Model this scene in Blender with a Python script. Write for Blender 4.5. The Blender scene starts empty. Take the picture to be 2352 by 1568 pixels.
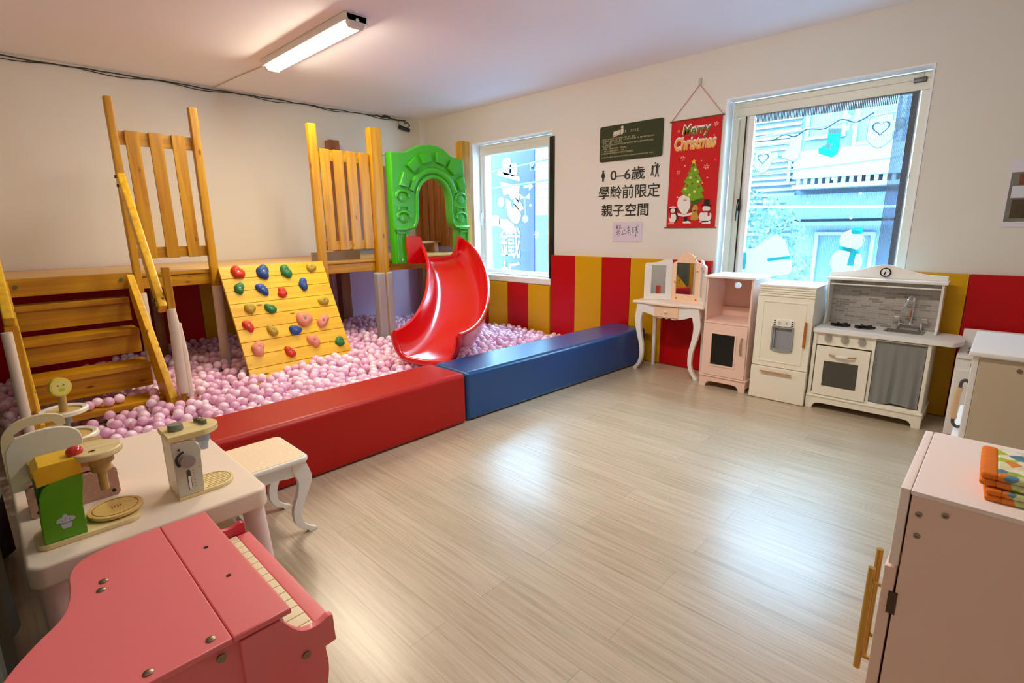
import bpy, bmesh, math, random
import numpy as np
from mathutils import Matrix, Vector, Euler
PI = math.pi
SC = bpy.context.scene
COL = SC.collection
random.seed(7)

# ------------------------------------------------------------------ camera
cd = bpy.data.cameras.new('camera')
cam = bpy.data.objects.new('camera', cd)
COL.objects.link(cam)
cd.sensor_fit = 'HORIZONTAL'
cd.sensor_width = 36.0
cd.lens = 36.0 * 1180.0 / 2352.0
cd.clip_start = 0.02
YAW, PITCH, ROLL = math.radians(43.968), math.radians(12.661), math.radians(-0.692)
f_ = Vector((math.cos(YAW) * math.cos(PITCH), math.sin(YAW) * math.cos(PITCH), -math.sin(PITCH)))
r0 = Vector((math.sin(YAW), -math.cos(YAW), 0))
u0 = r0.cross(f_)
r_ = r0 * math.cos(ROLL) + u0 * math.sin(ROLL)
u_ = -r0 * math.sin(ROLL) + u0 * math.cos(ROLL)
CAM = Vector((0, 0, 1.3))
cam.matrix_world = Matrix(((r_.x, u_.x, -f_.x, CAM.x), (r_.y, u_.y, -f_.y, CAM.y), (r_.z, u_.z, -f_.z, CAM.z), (0, 0, 0, 1)))
SC.camera = cam

# ------------------------------------------------------------------ light and exposure
SC.view_settings.view_transform = 'Standard'
SC.view_settings.look = 'None'
SC.view_settings.gamma = 1.0
SC.view_settings.use_curve_mapping = False
SC.view_settings.exposure = 0.85
SC.cycles.max_bounces = 10
SC.cycles.diffuse_bounces = 6
SC.cycles.glossy_bounces = 4
SC.cycles.transmission_bounces = 6
SC.cycles.transparent_max_bounces = 10
SC.cycles.sample_clamp_indirect = 6.0
SC.cycles.caustics_reflective = False
SC.cycles.caustics_refractive = False
SKY = 18.0
TUBE = 52.0
w = bpy.data.worlds.new('overcast_sky')
SC.world = w
w.use_nodes = True
bg = w.node_tree.nodes['Background']
bg.inputs[0].default_value = (0.66, 0.83, 1.0, 1)
bg.inputs[1].default_value = SKY

# ------------------------------------------------------------------ materials
def lin(c):
    return tuple(((v / 255) / 12.92 if v / 255 <= 0.04045 else ((v / 255 + 0.055) / 1.055) ** 2.4) for v in c)

MATS = {}

def mat(name, rgb, rough=0.5, metal=0.0, coat=0.0, var=0.0, vscale=8.0, bump=0.0, bscale=60.0, spec=0.5, emit=0.0, trans=0.0, alpha=1.0, coatr=0.08):
    if name in MATS:
        return MATS[name]
    m = bpy.data.materials.new(name)
    m.use_nodes = True
    nt = m.node_tree
    b = nt.nodes['Principled BSDF']
    c = lin(rgb) + (1,)
    b.inputs['Base Color'].default_value = c
    b.inputs['Roughness'].default_value = rough
    b.inputs['Metallic'].default_value = metal
    b.inputs['Coat Weight'].default_value = coat
    b.inputs['Coat Roughness'].default_value = coatr
    b.inputs['Specular IOR Level'].default_value = spec
    b.inputs['Transmission Weight'].default_value = trans
    b.inputs['Alpha'].default_value = alpha
    if emit:
        b.inputs['Emission Color'].default_value = c
        b.inputs['Emission Strength'].default_value = emit
    if var or bump:
        tc = nt.nodes.new('ShaderNodeTexCoord')
    if var:
        n = nt.nodes.new('ShaderNodeTexNoise')
        n.inputs['Scale'].default_value = vscale
        n.inputs['Detail'].default_value = 5
        nt.links.new(tc.outputs['Object'], n.inputs['Vector'])
        hs = nt.nodes.new('ShaderNodeMix')
        hs.data_type = 'RGBA'
        hs.inputs['A'].default_value = tuple(v * (1 - var) for v in c[:3]) + (1,)
        hs.inputs['B'].default_value = tuple(min(1, v * (1 + var)) for v in c[:3]) + (1,)
        nt.links.new(n.outputs['Fac'], hs.inputs['Factor'])
        nt.links.new(hs.outputs['Result'], b.inputs['Base Color'])
    if bump:
        n2 = nt.nodes.new('ShaderNodeTexNoise')
        n2.inputs['Scale'].default_value = bscale
        n2.inputs['Detail'].default_value = 6
        nt.links.new(tc.outputs['Object'], n2.inputs['Vector'])
        bp = nt.nodes.new('ShaderNodeBump')
        bp.inputs['Strength'].default_value = bump
        bp.inputs['Distance'].default_value = 0.002
        nt.links.new(n2.outputs['Fac'], bp.inputs['Height'])
        nt.links.new(bp.outputs['Normal'], b.inputs['Normal'])
    MATS[name] = m
    return m

def wood(name, a, b_, axis, rough=0.42, coat=0.10, knots=True, gs=1.0):
    """pine: streaks along one axis, darker lines and a few knots"""
    if name in MATS:
        return MATS[name]
    m = bpy.data.materials.new(name)
    m.use_nodes = True
    nt = m.node_tree
    L = nt.links.new
    b = nt.nodes['Principled BSDF']
    b.inputs['Roughness'].default_value = rough
    b.inputs['Coat Weight'].default_value = coat
    b.inputs['Coat Roughness'].default_value = 0.15
    tc = nt.nodes.new('ShaderNodeTexCoord')
    mp = nt.nodes.new('ShaderNodeMapping')
    s = [26.0 * gs, 26.0 * gs, 26.0 * gs]
    s['xyz'.index(axis)] = 1.6 * gs
    mp.inputs['Scale'].default_value = s
    L(tc.outputs['Object'], mp.inputs['Vector'])
    n = nt.nodes.new('ShaderNodeTexNoise')
    n.inputs['Scale'].default_value = 1.0
    n.inputs['Detail'].default_value = 6
    n.inputs['Distortion'].default_value = 0.6
    L(mp.outputs['Vector'], n.inputs['Vector'])
    rp = nt.nodes.new('ShaderNodeValToRGB')
    rp.color_ramp.elements[0].position = 0.3
    rp.color_ramp.elements[0].color = lin(a) + (1,)
    rp.color_ramp.elements[1].position = 0.66
    rp.color_ramp.elements[1].color = lin(b_) + (1,)
    L(n.outputs['Fac'], rp.inputs['Fac'])
    out = rp.outputs['Color']
    if knots:
        v = nt.nodes.new('ShaderNodeTexVoronoi')
        v.inputs['Scale'].default_value = 1.0
        mp2 = nt.nodes.new('ShaderNodeMapping')
        s2 = [11.0, 11.0, 11.0]
        s2['xyz'.index(axis)] = 4.0
        mp2.inputs['Scale'].default_value = s2
        L(tc.outputs['Object'], mp2.inputs['Vector'])
        L(mp2.outputs['Vector'], v.inputs['Vector'])
        r2 = nt.nodes.new('ShaderNodeValToRGB')
        r2.color_ramp.elements[0].position = 0.07
        r2.color_ramp.elements[0].color = (1, 1, 1, 1)
        r2.color_ramp.elements[1].position = 0.13
        r2.color_ramp.elements[1].color = (0, 0, 0, 1)
        L(v.outputs['Distance'], r2.inputs['Fac'])
        mx = nt.nodes.new('ShaderNodeMix')
        mx.data_type = 'RGBA'
        L(r2.outputs['Color'], mx.inputs['Factor'])
        L(out, mx.inputs['A'])
        mx.inputs['B'].default_value = lin((125, 72, 12)) + (1,)
        out = mx.outputs['Result']
    L(out, b.inputs['Base Color'])
    MATS[name] = m
    return m

def dotted(name, base, dot, scale=60.0, size=0.18, rough=0.45, keep=0.5):
    """plain colour with scattered printed dots"""
    if name in MATS:
        return MATS[name]
    m = bpy.data.materials.new(name)
    m.use_nodes = True
    nt = m.node_tree
    L = nt.links.new
    b = nt.nodes['Principled BSDF']
    b.inputs['Roughness'].default_value = rough
    tc = nt.nodes.new('ShaderNodeTexCoord')
    v = nt.nodes.new('ShaderNodeTexVoronoi')
    v.inputs['Scale'].default_value = scale
    L(tc.outputs['Object'], v.inputs['Vector'])
    lt = nt.nodes.new('ShaderNodeMath')
    lt.operation = 'LESS_THAN'
    lt.inputs[1].default_value = size
    L(v.outputs['Distance'], lt.inputs[0])
    sep = nt.nodes.new('ShaderNodeSeparateColor')
    L(v.outputs['Color'], sep.inputs['Color'])
    gt = nt.nodes.new('ShaderNodeMath')
    gt.operation = 'LESS_THAN'
    gt.inputs[1].default_value = keep
    L(sep.outputs[0], gt.inputs[0])
    mu = nt.nodes.new('ShaderNodeMath')
    mu.operation = 'MULTIPLY'
    L(lt.outputs[0], mu.inputs[0])
    L(gt.outputs[0], mu.inputs[1])
    mx = nt.nodes.new('ShaderNodeMix')
    mx.data_type = 'RGBA'
    L(mu.outputs[0], mx.inputs['Factor'])
    mx.inputs['A'].default_value = lin(base) + (1,)
    mx.inputs['B'].default_value = lin(dot) + (1,)
    L(mx.outputs['Result'], b.inputs['Base Color'])
    MATS[name] = m
    return m

def bricks(name, c1, c2, mortar, scale, bw, rh, ms=0.01, swap=None, rough=0.4):
    m = bpy.data.materials.new(name)
    m.use_nodes = True
    nt = m.node_tree
    L = nt.links.new
    b = nt.nodes['Principled BSDF']
    b.inputs['Roughness'].default_value = rough
    tc = nt.nodes.new('ShaderNodeTexCoord')
    vec = tc.outputs['Object']
    if swap:
        sx = nt.nodes.new('ShaderNodeSeparateXYZ')
        cx = nt.nodes.new('ShaderNodeCombineXYZ')
        L(vec, sx.inputs[0])
        for i, a in enumerate(swap):
            L(sx.outputs['xyz'.index(a)], cx.inputs[i])
        vec = cx.outputs[0]
    br = nt.nodes.new('ShaderNodeTexBrick')
    br.inputs['Color1'].default_value = lin(c1) + (1,)
    br.inputs['Color2'].default_value = lin(c2) + (1,)
    br.inputs['Mortar'].default_value = lin(mortar) + (1,)
    br.inputs['Scale'].default_value = scale
    br.inputs['Brick Width'].default_value = bw
    br.inputs['Row Height'].default_value = rh
    br.inputs['Mortar Size'].default_value = ms
    br.inputs['Bias'].default_value = -0.45
    br.offset = 0.37
    L(vec, br.inputs['Vector'])
    L(br.outputs['Color'], b.inputs['Base Color'])
    MATS[name] = m
    return m, br, b, nt, vec

# ------------------------------------------------------------------ mesh helpers
class MB:
    """collects shapes and links them as ONE mesh object"""
    def __init__(self, M=None):
        self.bm = bmesh.new()
        self.M = M

    def _merge(self, t, M=None):
        if M is not None:
            bmesh.ops.transform(t, matrix=M, verts=t.verts)
        me = bpy.data.meshes.new('tmp')
        t.to_mesh(me)
        t.free()
        self.bm.from_mesh(me)
        bpy.data.meshes.remove(me)
        return self

    def box(self, x0, x1, y0, y1, z0, z1, bev=0.0, M=None, seg=2):
        t = bmesh.new()
        bmesh.ops.create_cube(t, size=1)
        for v in t.verts:
            v.co = Vector(((x0 + x1) / 2 + v.co.x * (x1 - x0), (y0 + y1) / 2 + v.co.y * (y1 - y0), (z0 + z1) / 2 + v.co.z * (z1 - z0)))
        if bev:
            bmesh.ops.bevel(t, geom=t.edges[:], offset=bev, segments=seg, profile=0.5, affect='EDGES', clamp_overlap=True)
        return self._merge(t, M)

    def cyl(self, p0, p1, r0, r1=None, seg=18, bev=0.0):
        r1 = r0 if r1 is None else r1
        p0, p1 = Vector(p0), Vector(p1)
        d = p1 - p0
        t = bmesh.new()
        bmesh.ops.create_cone(t, cap_ends=True, segments=seg, radius1=r0, radius2=r1, depth=d.length)
        if bev:
            ed = [e for e in t.edges if any(len(f.verts) > 4 for f in e.link_faces)]
            bmesh.ops.bevel(t, geom=ed, offset=bev, segments=2, profile=0.5, affect='EDGES', clamp_overlap=True)
        q = Vector((0, 0, 1)).rotation_difference(d.normalized()).to_matrix().to_4x4()
        return self._merge(t, Matrix.Translation((p0 + p1) / 2) @ q)

    def ball(self, c, rx, ry=None, rz=None, seg=16, rings=10, M=None):
        t = bmesh.new()
        bmesh.ops.create_uvsphere(t, u_segments=seg, v_segments=rings, radius=1)
        ry = rx if ry is None else ry
        rz = rx if rz is None else rz
        S = Matrix.Translation(c) @ (M or Matrix.Identity(4)) @ Matrix.Diagonal((rx, ry, rz, 1))
        return self._merge(t, S)

    def lathe(self, prof, c=(0, 0, 0), seg=24, M=None):
        t = bmesh.new()
        rings = []
        for (r, z) in prof:
            rings.append([t.verts.new((c[0] + r * math.cos(2 * PI * k / seg), c[1] + r * math.sin(2 * PI * k / seg), c[2] + z)) for k in range(seg)])
        for a, b in zip(rings, rings[1:]):
            for k in range(seg):
                t.faces.new((a[k], a[(k + 1) % seg], b[(k + 1) % seg], b[k]))
        if prof[0][0] > 1e-5:
            t.faces.new(rings[0][::-1])
        if prof[-1][0] > 1e-5:
            t.faces.new(rings[-1])
        bmesh.ops.recalc_face_normals(t, faces=t.faces)
        return self._merge(t, M)

    def tube(self, pts, r, seg=8, cap=True):
        pts = [Vector(p) for p in pts]
        rs = r if isinstance(r, (list, tuple)) else [r] * len(pts)
        t = bmesh.new()
        rings = []
        up = None
        for i, p in enumerate(pts):
            d = (pts[min(i + 1, len(pts) - 1)] - pts[max(i - 1, 0)]).normalized()
            if up is None:
                up = Vector((0, 0, 1)) if abs(d.z) < 0.9 else Vector((1, 0, 0))
            a = d.cross(up).normalized()
            up = a.cross(d).normalized()
            rings.append([t.verts.new(p + (a * math.cos(2 * PI * k / seg) + up * math.sin(2 * PI * k / seg)) * rs[i]) for k in range(seg)])
        for a, b in zip(rings, rings[1:]):
            for k in range(seg):
                t.faces.new((a[k], a[(k + 1) % seg], b[(k + 1) % seg], b[k]))
        if cap:
            t.faces.new(rings[0][::-1])
            t.faces.new(rings[-1])
        bmesh.ops.recalc_face_normals(t, faces=t.faces)
        return self._merge(t)

    def prism(self, pts, a, b, plane='xz', bev=0.0, seg=2):
        """outline in a plane, pushed from a to b along the third axis"""
        ar = sum(p[0] * q[1] - q[0] * p[1] for p, q in zip(pts, pts[1:] + pts[:1]))
        if ar < 0:
            pts = pts[::-1]
        t = bmesh.new()
        mk = {'xz': lambda p, h: (p[0], h, p[1]), 'yz': lambda p, h: (h, p[0], p[1]), 'xy': lambda p, h: (p[0], p[1], h)}[plane]
        lo = [t.verts.new(mk(p, a)) for p in pts]
        hi = [t.verts.new(mk(p, b)) for p in pts]
        n = len(pts)
        f1 = t.faces.new(lo)
        f2 = t.faces.new(hi)
        for k in range(n):
            t.faces.new((lo[k], lo[(k + 1) % n], hi[(k + 1) % n], hi[k]))
        bmesh.ops.recalc_face_normals(t, faces=t.faces)
        if bev:
            bmesh.ops.bevel(t, geom=list(set(f1.edges[:] + f2.edges[:])), offset=bev, segments=seg, profile=0.5, affect='EDGES', clamp_overlap=True)
        return self._merge(t)

    def plate(self, outer, holes, a, b, plane='xz', M=None):
        """flat plate with holes, from a to b along the third axis"""
        cu = bpy.data.curves.new('tmp', 'CURVE')
        cu.dimensions = '2D'
        cu.fill_mode = 'BOTH'
        cu.extrude = abs(b - a) / 2
        for ring in [outer] + list(holes):
            sp = cu.splines.new('POLY')
            sp.points.add(len(ring) - 1)
            for p, q in zip(sp.points, ring):
                p.co = (q[0], q[1], 0, 1)
            sp.use_cyclic_u = True
        o = bpy.data.objects.new('tmp', cu)
        me = bpy.data.meshes.new_from_object(o)
        bpy.data.objects.remove(o)
        bpy.data.curves.remove(cu)
        t = bmesh.new()
        t.from_mesh(me)
        bpy.data.meshes.remove(me)
        m = (a + b) / 2
        for v in t.verts:
            x, y, z = v.co
            v.co = {'xz': (x, m + z, y), 'yz': (m + z, x, y), 'xy': (x, y, m + z)}[plane]
        bmesh.ops.remove_doubles(t, verts=t.verts, dist=1e-6)
        bmesh.ops.recalc_face_normals(t, faces=t.faces)
        return self._merge(t, M)

    def flat(self, pts, M, z=0.0):
        """thin printed shape: outline in a decal frame"""
        t = bmesh.new()
        vs = [t.verts.new((p[0], p[1], z)) for p in pts]
        f = t.faces.new(vs)
        f.normal_update()
        if f.normal.z < 0:
            f.normal_flip()
        return self._merge(t, M)

    def text(self, s, M, w_=None, h_=None, size=1.0, bold=0.0, z=0.0, shear=0.0):
        """lettering centred on the frame's origin, fitted to a width and / or height"""
        cu = bpy.data.curves.new('tmp', 'FONT')
        cu.body = s
        cu.size = size
        cu.offset = bold
        cu.shear = shear
        cu.resolution_u = 3
        o = bpy.data.objects.new('tmp', cu)
        COL.objects.link(o)
        dg = bpy.context.evaluated_depsgraph_get()
        me = bpy.data.meshes.new_from_object(o.evaluated_get(dg))
        bpy.data.objects.remove(o)
        bpy.data.curves.remove(cu)
        if len(me.vertices) == 0:
            return self
        xs = [v.co.x for v in me.vertices]
        ys = [v.co.y for v in me.vertices]
        W, H = max(xs) - min(xs), max(ys) - min(ys)
        sx = w_ / W if w_ else h_ / H
        sy = h_ / H if h_ else sx
        cx, cy = (max(xs) + min(xs)) / 2, (max(ys) + min(ys)) / 2
        t = bmesh.new()
        t.from_mesh(me)
        bpy.data.meshes.remove(me)
        for v in t.verts:
            v.co = Vector(((v.co.x - cx) * sx, (v.co.y - cy) * sy, z))
        return self._merge(t, M)

    def build(self, name, m, parent=None, smooth=True, loc=None, angle=35):
        me = bpy.data.meshes.new(name)
        bm = self.bm
        if self.M is not None:
            bmesh.ops.transform(bm, matrix=self.M, verts=bm.verts)
        if smooth:
            ca = math.cos(math.radians(angle))
            for f in bm.faces:
                f.smooth = True
            for e in bm.edges:
                if len(e.link_faces) == 2:
                    e.smooth = e.link_faces[0].normal.dot(e.link_faces[1].normal) > ca
        bm.normal_update()
        if smooth:
            for e in bm.edges:
                if len(e.link_faces) == 2:
                    e.smooth = e.link_faces[0].normal.dot(e.link_faces[1].normal) > ca
        bm.to_mesh(me)
        bm.free()
        o = bpy.data.objects.new(name, me)
        COL.objects.link(o)
        if smooth:
            wn = o.modifiers.new('weighted_normals', 'WEIGHTED_NORMAL')
            wn.keep_sharp = True
        for mm in (m if isinstance(m, (list, tuple)) else [m]):
            me.materials.append(mm)
        if parent is not None:
            o.parent = parent
        if loc is not None:
            o.location = loc
        return o

def tag(o, label, cat, group=None, kind=None):
    o['label'] = label
    o['category'] = cat
    if group:
        o['group'] = group
    if kind:
        o['kind'] = kind
    return o

def thing(name, loc, rz, label, cat, group=None):
    o = bpy.data.objects.new(name, None)
    o.empty_display_size = 0.1
    COL.objects.link(o)
    o.location = loc
    o.rotation_euler = (0, 0, rz)
    return tag(o, label, cat, group)

def struct(o):
    o['kind'] = 'structure'
    return o

def part(o, label):
    o['label'] = label
    return o

def rrect(x0, x1, y0, y1, r, n=5):
    out = []
    for cx, cy, a in ((x1 - r, y1 - r, 0), (x0 + r, y1 - r, 90), (x0 + r, y0 + r, 180), (x1 - r, y0 + r, 270)):
        for k in range(n + 1):
            t = math.radians(a + 90 * k / n)
            out.append((cx + r * math.cos(t), cy + r * math.sin(t)))
    return out

def circ(cx, cy, r, n=24, ry=None):
    ry = r if ry is None else ry
    return [(cx + r * math.cos(2 * PI * k / n), cy + ry * math.sin(2 * PI * k / n)) for k in range(n)]

def smooth_path(pts, n=6):
    """Catmull-Rom through 2-D or 3-D points"""
    P = [np.array(p, float) for p in pts]
    P = [2 * P[0] - P[1]] + P + [2 * P[-1] - P[-2]]
    out = []
    for i in range(1, len(P) - 2):
        for k in range(n):
            t = k / n
            a, b, c, d = P[i - 1], P[i], P[i + 1], P[i + 2]
            out.append(tuple(0.5 * (2 * b + (c - a) * t + (2 * a - 5 * b + 4 * c - d) * t * t + (3 * b - a - 3 * c + d) * t ** 3)))
    out.append(tuple(P[-2]))
    return out

def star(cx, cy, r, n=5, k=0.45, rot=90):
    return [(cx + (r if i % 2 == 0 else r * k) * math.cos(math.radians(rot + 180 * i / n)), cy + (r if i % 2 == 0 else r * k) * math.sin(math.radians(rot + 180 * i / n))) for i in range(2 * n)]

def wallM(y, z, x):
    """decal frame on the window wall: right, up and out of the wall"""
    return Matrix(((0, 0, -1, x), (-1, 0, 0, y), (0, 1, 0, z), (0, 0, 0, 1)))

# ------------------------------------------------------------------ palette
wall_m = mat('wall_paint', (227, 223, 214), 0.75, bump=0.15, bscale=140, var=0.02, vscale=3)
ceil_m = mat('ceiling_paint', (244, 242, 250), 0.8)
white_m = mat('white_paint', (238, 236, 234), 0.35)
frame_m = mat('window_frame_paint', (226, 224, 208), 0.35)
cream_m = mat('cream_paint', (244, 239, 224), 0.38)
ivory_m = mat('ivory_paint', (244, 241, 232), 0.36)
pinkw_m = mat('pale_pink_paint', (246, 230, 222), 0.4)
pinkc_m = mat('pink_cabinet_paint', (241, 207, 191), 0.42, bump=0.1, bscale=220)
blackp_m = mat('black_panel', (10, 10, 11), 0.3)
dark_m = mat('dark_gap', (24, 20, 18), 0.8)
steel_m = mat('satin_metal', (200, 200, 204), 0.28, metal=1.0)
chrome_m = mat('chrome', (225, 228, 235), 0.1, metal=1.0)
bolt_m = mat('bolt_metal', (150, 140, 120), 0.35, metal=1.0)
gold_m = mat('gold_handle', (190, 150, 70), 0.35, metal=0.8)
PA, PB = (170, 112, 0), (206, 154, 8)
wx = wood('pine_along_x', PA, PB, 'x')
wy = wood('pine_along_y', PA, PB, 'y')
wz = wood('pine_along_z', PA, PB, 'z')
wz2 = wood('shaded_pine_along_z', (120, 66, 16), (160, 96, 30), 'z', coat=0.4)  # same pine, darkened: shade of the backlit rear parts put into the colour
CA, CB = (222, 170, 16), (242, 200, 44)
wclimb = wood('climbing_pine', CA, CB, 'x')
deck_m = wood('deck_boards', (206, 160, 88), (226, 186, 116), 'x', knots=False)
beech_m = wood('beech', (220, 196, 132), (238, 218, 160), 'x', knots=False, coat=0.1, gs=2)
beech2_m = wood('darker_beech', (176, 140, 74), (200, 164, 94), 'z', knots=False, coat=0.1, gs=2)
tray_m = wood('tray_beech', (206, 170, 90), (226, 192, 112), 'x', knots=False, coat=0.1, gs=2)
sleeve_m = mat('foam_sleeve', (226, 214, 190), 0.7, bump=0.3, bscale=30, var=0.06, vscale=20)
grey_sleeve_m = mat('grey_foam_sleeve', (168, 164, 162), 0.55)
red_pad = mat('red_vinyl', (184, 0, 8), 0.42, spec=.25, bump=0.2, bscale=260)
yel_pad = mat('yellow_vinyl', (212, 158, 2), 0.42, spec=.25, bump=0.2, bscale=260)
lilac_lit_m = mat('white_wall_lit_lilac', (232, 216, 246), 0.4)  # pinkish light on the white wall, put into the colour
tan_m = mat('raw_board', (200, 184, 158), 0.7, bump=0.25, bscale=300)

# floor: pale grey-brown vinyl planks running along the window wall
floor_m = bpy.data.materials.new('vinyl_planks')
floor_m.use_nodes = True
nt = floor_m.node_tree
Lk = nt.links.new
pb = nt.nodes['Principled BSDF']
tc = nt.nodes.new('ShaderNodeTexCoord')
sx = nt.nodes.new('ShaderNodeSeparateXYZ')
cx = nt.nodes.new('ShaderNodeCombineXYZ')
Lk(tc.outputs['Object'], sx.inputs[0])
Lk(sx.outputs['Y'], cx.inputs['X'])
Lk(sx.outputs['X'], cx.inputs['Y'])
br = nt.nodes.new('ShaderNodeTexBrick')
br.inputs['Scale'].default_value = 1.0
br.inputs['Brick Width'].default_value = 1.2
br.inputs['Row Height'].default_value = 0.152
br.inputs['Mortar Size'].default_value = 0.0012
br.inputs['Color1'].default_value = lin((190, 174, 148)) + (1,)
br.inputs['Color2'].default_value = lin((202, 186, 162)) + (1,)
br.inputs['Mortar'].default_value = lin((166, 152, 132)) + (1,)
br.offset = 0.37
Lk(cx.outputs[0], br.inputs['Vector'])
mp = nt.nodes.new('ShaderNodeMapping')
mp.inputs['Scale'].default_value = (70, 2.4, 1)
Lk(tc.outputs['Object'], mp.inputs['Vector'])
ns = nt.nodes.new('ShaderNodeTexNoise')
ns.inputs['Scale'].default_value = 1.0
ns.inputs['Detail'].default_value = 7
ns.inputs['Roughness'].default_value = 0.65
ns.inputs['Distortion'].default_value = 0.4
Lk(mp.outputs['Vector'], ns.inputs['Vector'])
rp = nt.nodes.new('ShaderNodeValToRGB')
rp.color_ramp.elements[0].position = 0.33
rp.color_ramp.elements[0].color = (0.62, 0.57, 0.50, 1)
rp.color_ramp.elements[1].position = 0.6
rp.color_ramp.elements[1].color = (1, 1, 1, 1)
Lk(ns.outputs['Fac'], rp.inputs['Fac'])
mx = nt.nodes.new('ShaderNodeMix')
mx.data_type = 'RGBA'
mx.blend_type = 'MULTIPLY'
mx.inputs['Factor'].default_value = 0.75
Lk(br.outputs['Color'], mx.inputs['A'])
Lk(rp.outputs['Color'], mx.inputs['B'])
Lk(mx.outputs['Result'], pb.inputs['Base Color'])
pb.inputs['Roughness'].default_value = 0.33
pb.inputs['Specular IOR Level'].default_value = 0.6
pb.inputs['Coat Weight'].default_value = 0.3
pb.inputs['Coat Roughness'].default_value = 0.22
bp = nt.nodes.new('ShaderNodeBump')
bp.inputs['Strength'].default_value = 0.12
bp.inputs['Distance'].default_value = 0.001
Lk(ns.outputs['Fac'], bp.inputs['Height'])
Lk(bp.outputs['Normal'], pb.inputs['Normal'])

# ------------------------------------------------------------------ room shell
WX, LY, CZ = 4.44, 5.93, 2.67      # window wall, far wall, ceiling
NX, RY = -0.36, -2.6               # wall behind the curtain, wall on the right
struct(MB().box(NX - .15, WX + .15, RY - .15, LY + .15, -.1, 0).build('floor', floor_m, smooth=False))
struct(MB().box(NX - .15, WX + .15, RY - .15, LY + .15, CZ, CZ + .12).build('ceiling', ceil_m, smooth=False))
struct(MB().box(NX - .15, WX, LY, LY + .15, 0, CZ).build('wall_left', wall_m, smooth=False))
struct(MB().box(NX - .15, NX, RY - .15, LY, 0, CZ).build('wall_near', wall_m, smooth=False))
struct(MB().box(NX, WX, RY - .15, RY, 0, CZ).build('wall_right', wall_m, smooth=False))
W1 = (3.655, 4.918, 0.655, 2.279)   # small window: y0, y1, z0, z1
W2 = (0.515, 1.838, 0.655, 2.281)   # large window
o = MB().plate([(RY - .15, 0), (LY + .15, 0), (LY + .15, CZ), (RY - .15, CZ)],
               [[(a, c), (a, d), (b, d), (b, c)] for a, b, c, d in (W1, W2)], WX, WX + .24, 'yz').build('wall_window', wall_m, smooth=False)
struct(o)
struct(MB().box(4.32, WX, 5.80, LY, 0, CZ).build('trim_1', wall_m, smooth=False))

# windows -----------------------------------------------------------
DX = .08          # depth of the frames behind the wall face
FX = WX + DX
reveal_m = mat('reveal_paint', (244, 246, 250), 0.5)
glass_m = bpy.data.materials.new('window_glass')
glass_m.use_nodes = True
gn = glass_m.node_tree
gn.nodes.remove(gn.nodes['Principled BSDF'])
tr = gn.nodes.new('ShaderNodeBsdfTransparent')
tr.inputs[0].default_value = (0.80, 0.95, 1.0, 1)
gl = gn.nodes.new('ShaderNodeBsdfGlossy')
gl.inputs['Roughness'].default_value = 0.02
lw_ = gn.nodes.new('ShaderNodeLayerWeight')
lw_.inputs[0].default_value = 0.5
pw = gn.nodes.new('ShaderNodeMath')
pw.operation = 'POWER'
pw.inputs[1].default_value = 5.0
gn.links.new(lw_.outputs['Facing'], pw.inputs[0])
ma = gn.nodes.new('ShaderNodeMath')
ma.operation = 'MULTIPLY_ADD'
ma.inputs[1].default_value = 0.90
ma.inputs[2].default_value = 0.04
gn.links.new(pw.outputs[0], ma.inputs[0])
ms = gn.nodes.new('ShaderNodeMixShader')
gn.links.new(ma.outputs[0], ms.inputs[0])
gn.links.new(tr.outputs[0], ms.inputs[1])
gn.links.new(gl.outputs[0], ms.inputs[2])
gn.links.new(ms.outputs[0], gn.nodes['Material Output'].inputs[0])
rub_m = mat('black_gasket', (20, 20, 22), 0.25)

def ring(b, a0, a1, c0, c1, t, x0, x1, bev=0.004):
    """rectangular frame of width t"""
    b.box(x0, x1, a0, a0 + t, c0, c1, bev)
    b.box(x0, x1, a1 - t, a1, c0, c1, bev)
    b.box(x0, x1, a0 + t, a1 - t, c1 - t, c1, bev)
    b.box(x0, x1, a0 + t, a1 - t, c0, c0 + t, bev)

def window(n, W, sash, label):
    y0, y1, z0, z1 = W
    root = bpy.data.objects.new('window_%d' % n, None)
    COL.objects.link(root)
    root.location = (WX, (y0 + y1) / 2, z0)
    root['kind'] = 'structure'
    T = Matrix.Translation((-WX, -(y0 + y1) / 2, -z0))
    b = MB(T)
    ring(b, y0 + .001, y1 - .001, z0 + .001, z1 - .001, .012, WX - .004, FX + .03, 0.002)
    b.build('reveal', reveal_m, root)
    b = MB(T)
    ring(b, y0 + .019, y1 - .019, z0 + .019, z1 - .019, .05, FX + .03, FX + .14)
    b.box(FX + .022, FX + .05, y0 + .02, y1 - .02, z1 - .135, z1 - .07, .004)
    b.build('outer_frame', frame_m, root)
    s0, s1, q0, q1 = sash
    b = MB(T)
    ring(b, s0, s1, q0, q1, .042, FX + .035, FX + .08)
    b.build('sash', white_m, root)
    b = MB(T)
    b.box(FX + .06, FX + .11, s1 - .004, y1 - .065, z0 + .06, z1 - .13, .004)
    b.build('fixed_stile', frame_m, root)
    b = MB(T)
    b.box(FX + .056, FX + .060, s0 + .03, s1 - .03, q0 + .03, q1 - .03)
    b.build('pane', glass_m, root, smooth=False)
    b = MB(T)
    b.box(WX - .022, FX + .05, y0 - .006, y1 + .004, z0 - .004, z0 + .062, .004)
    b.build('sill', white_m, root)
    return root, T

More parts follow.
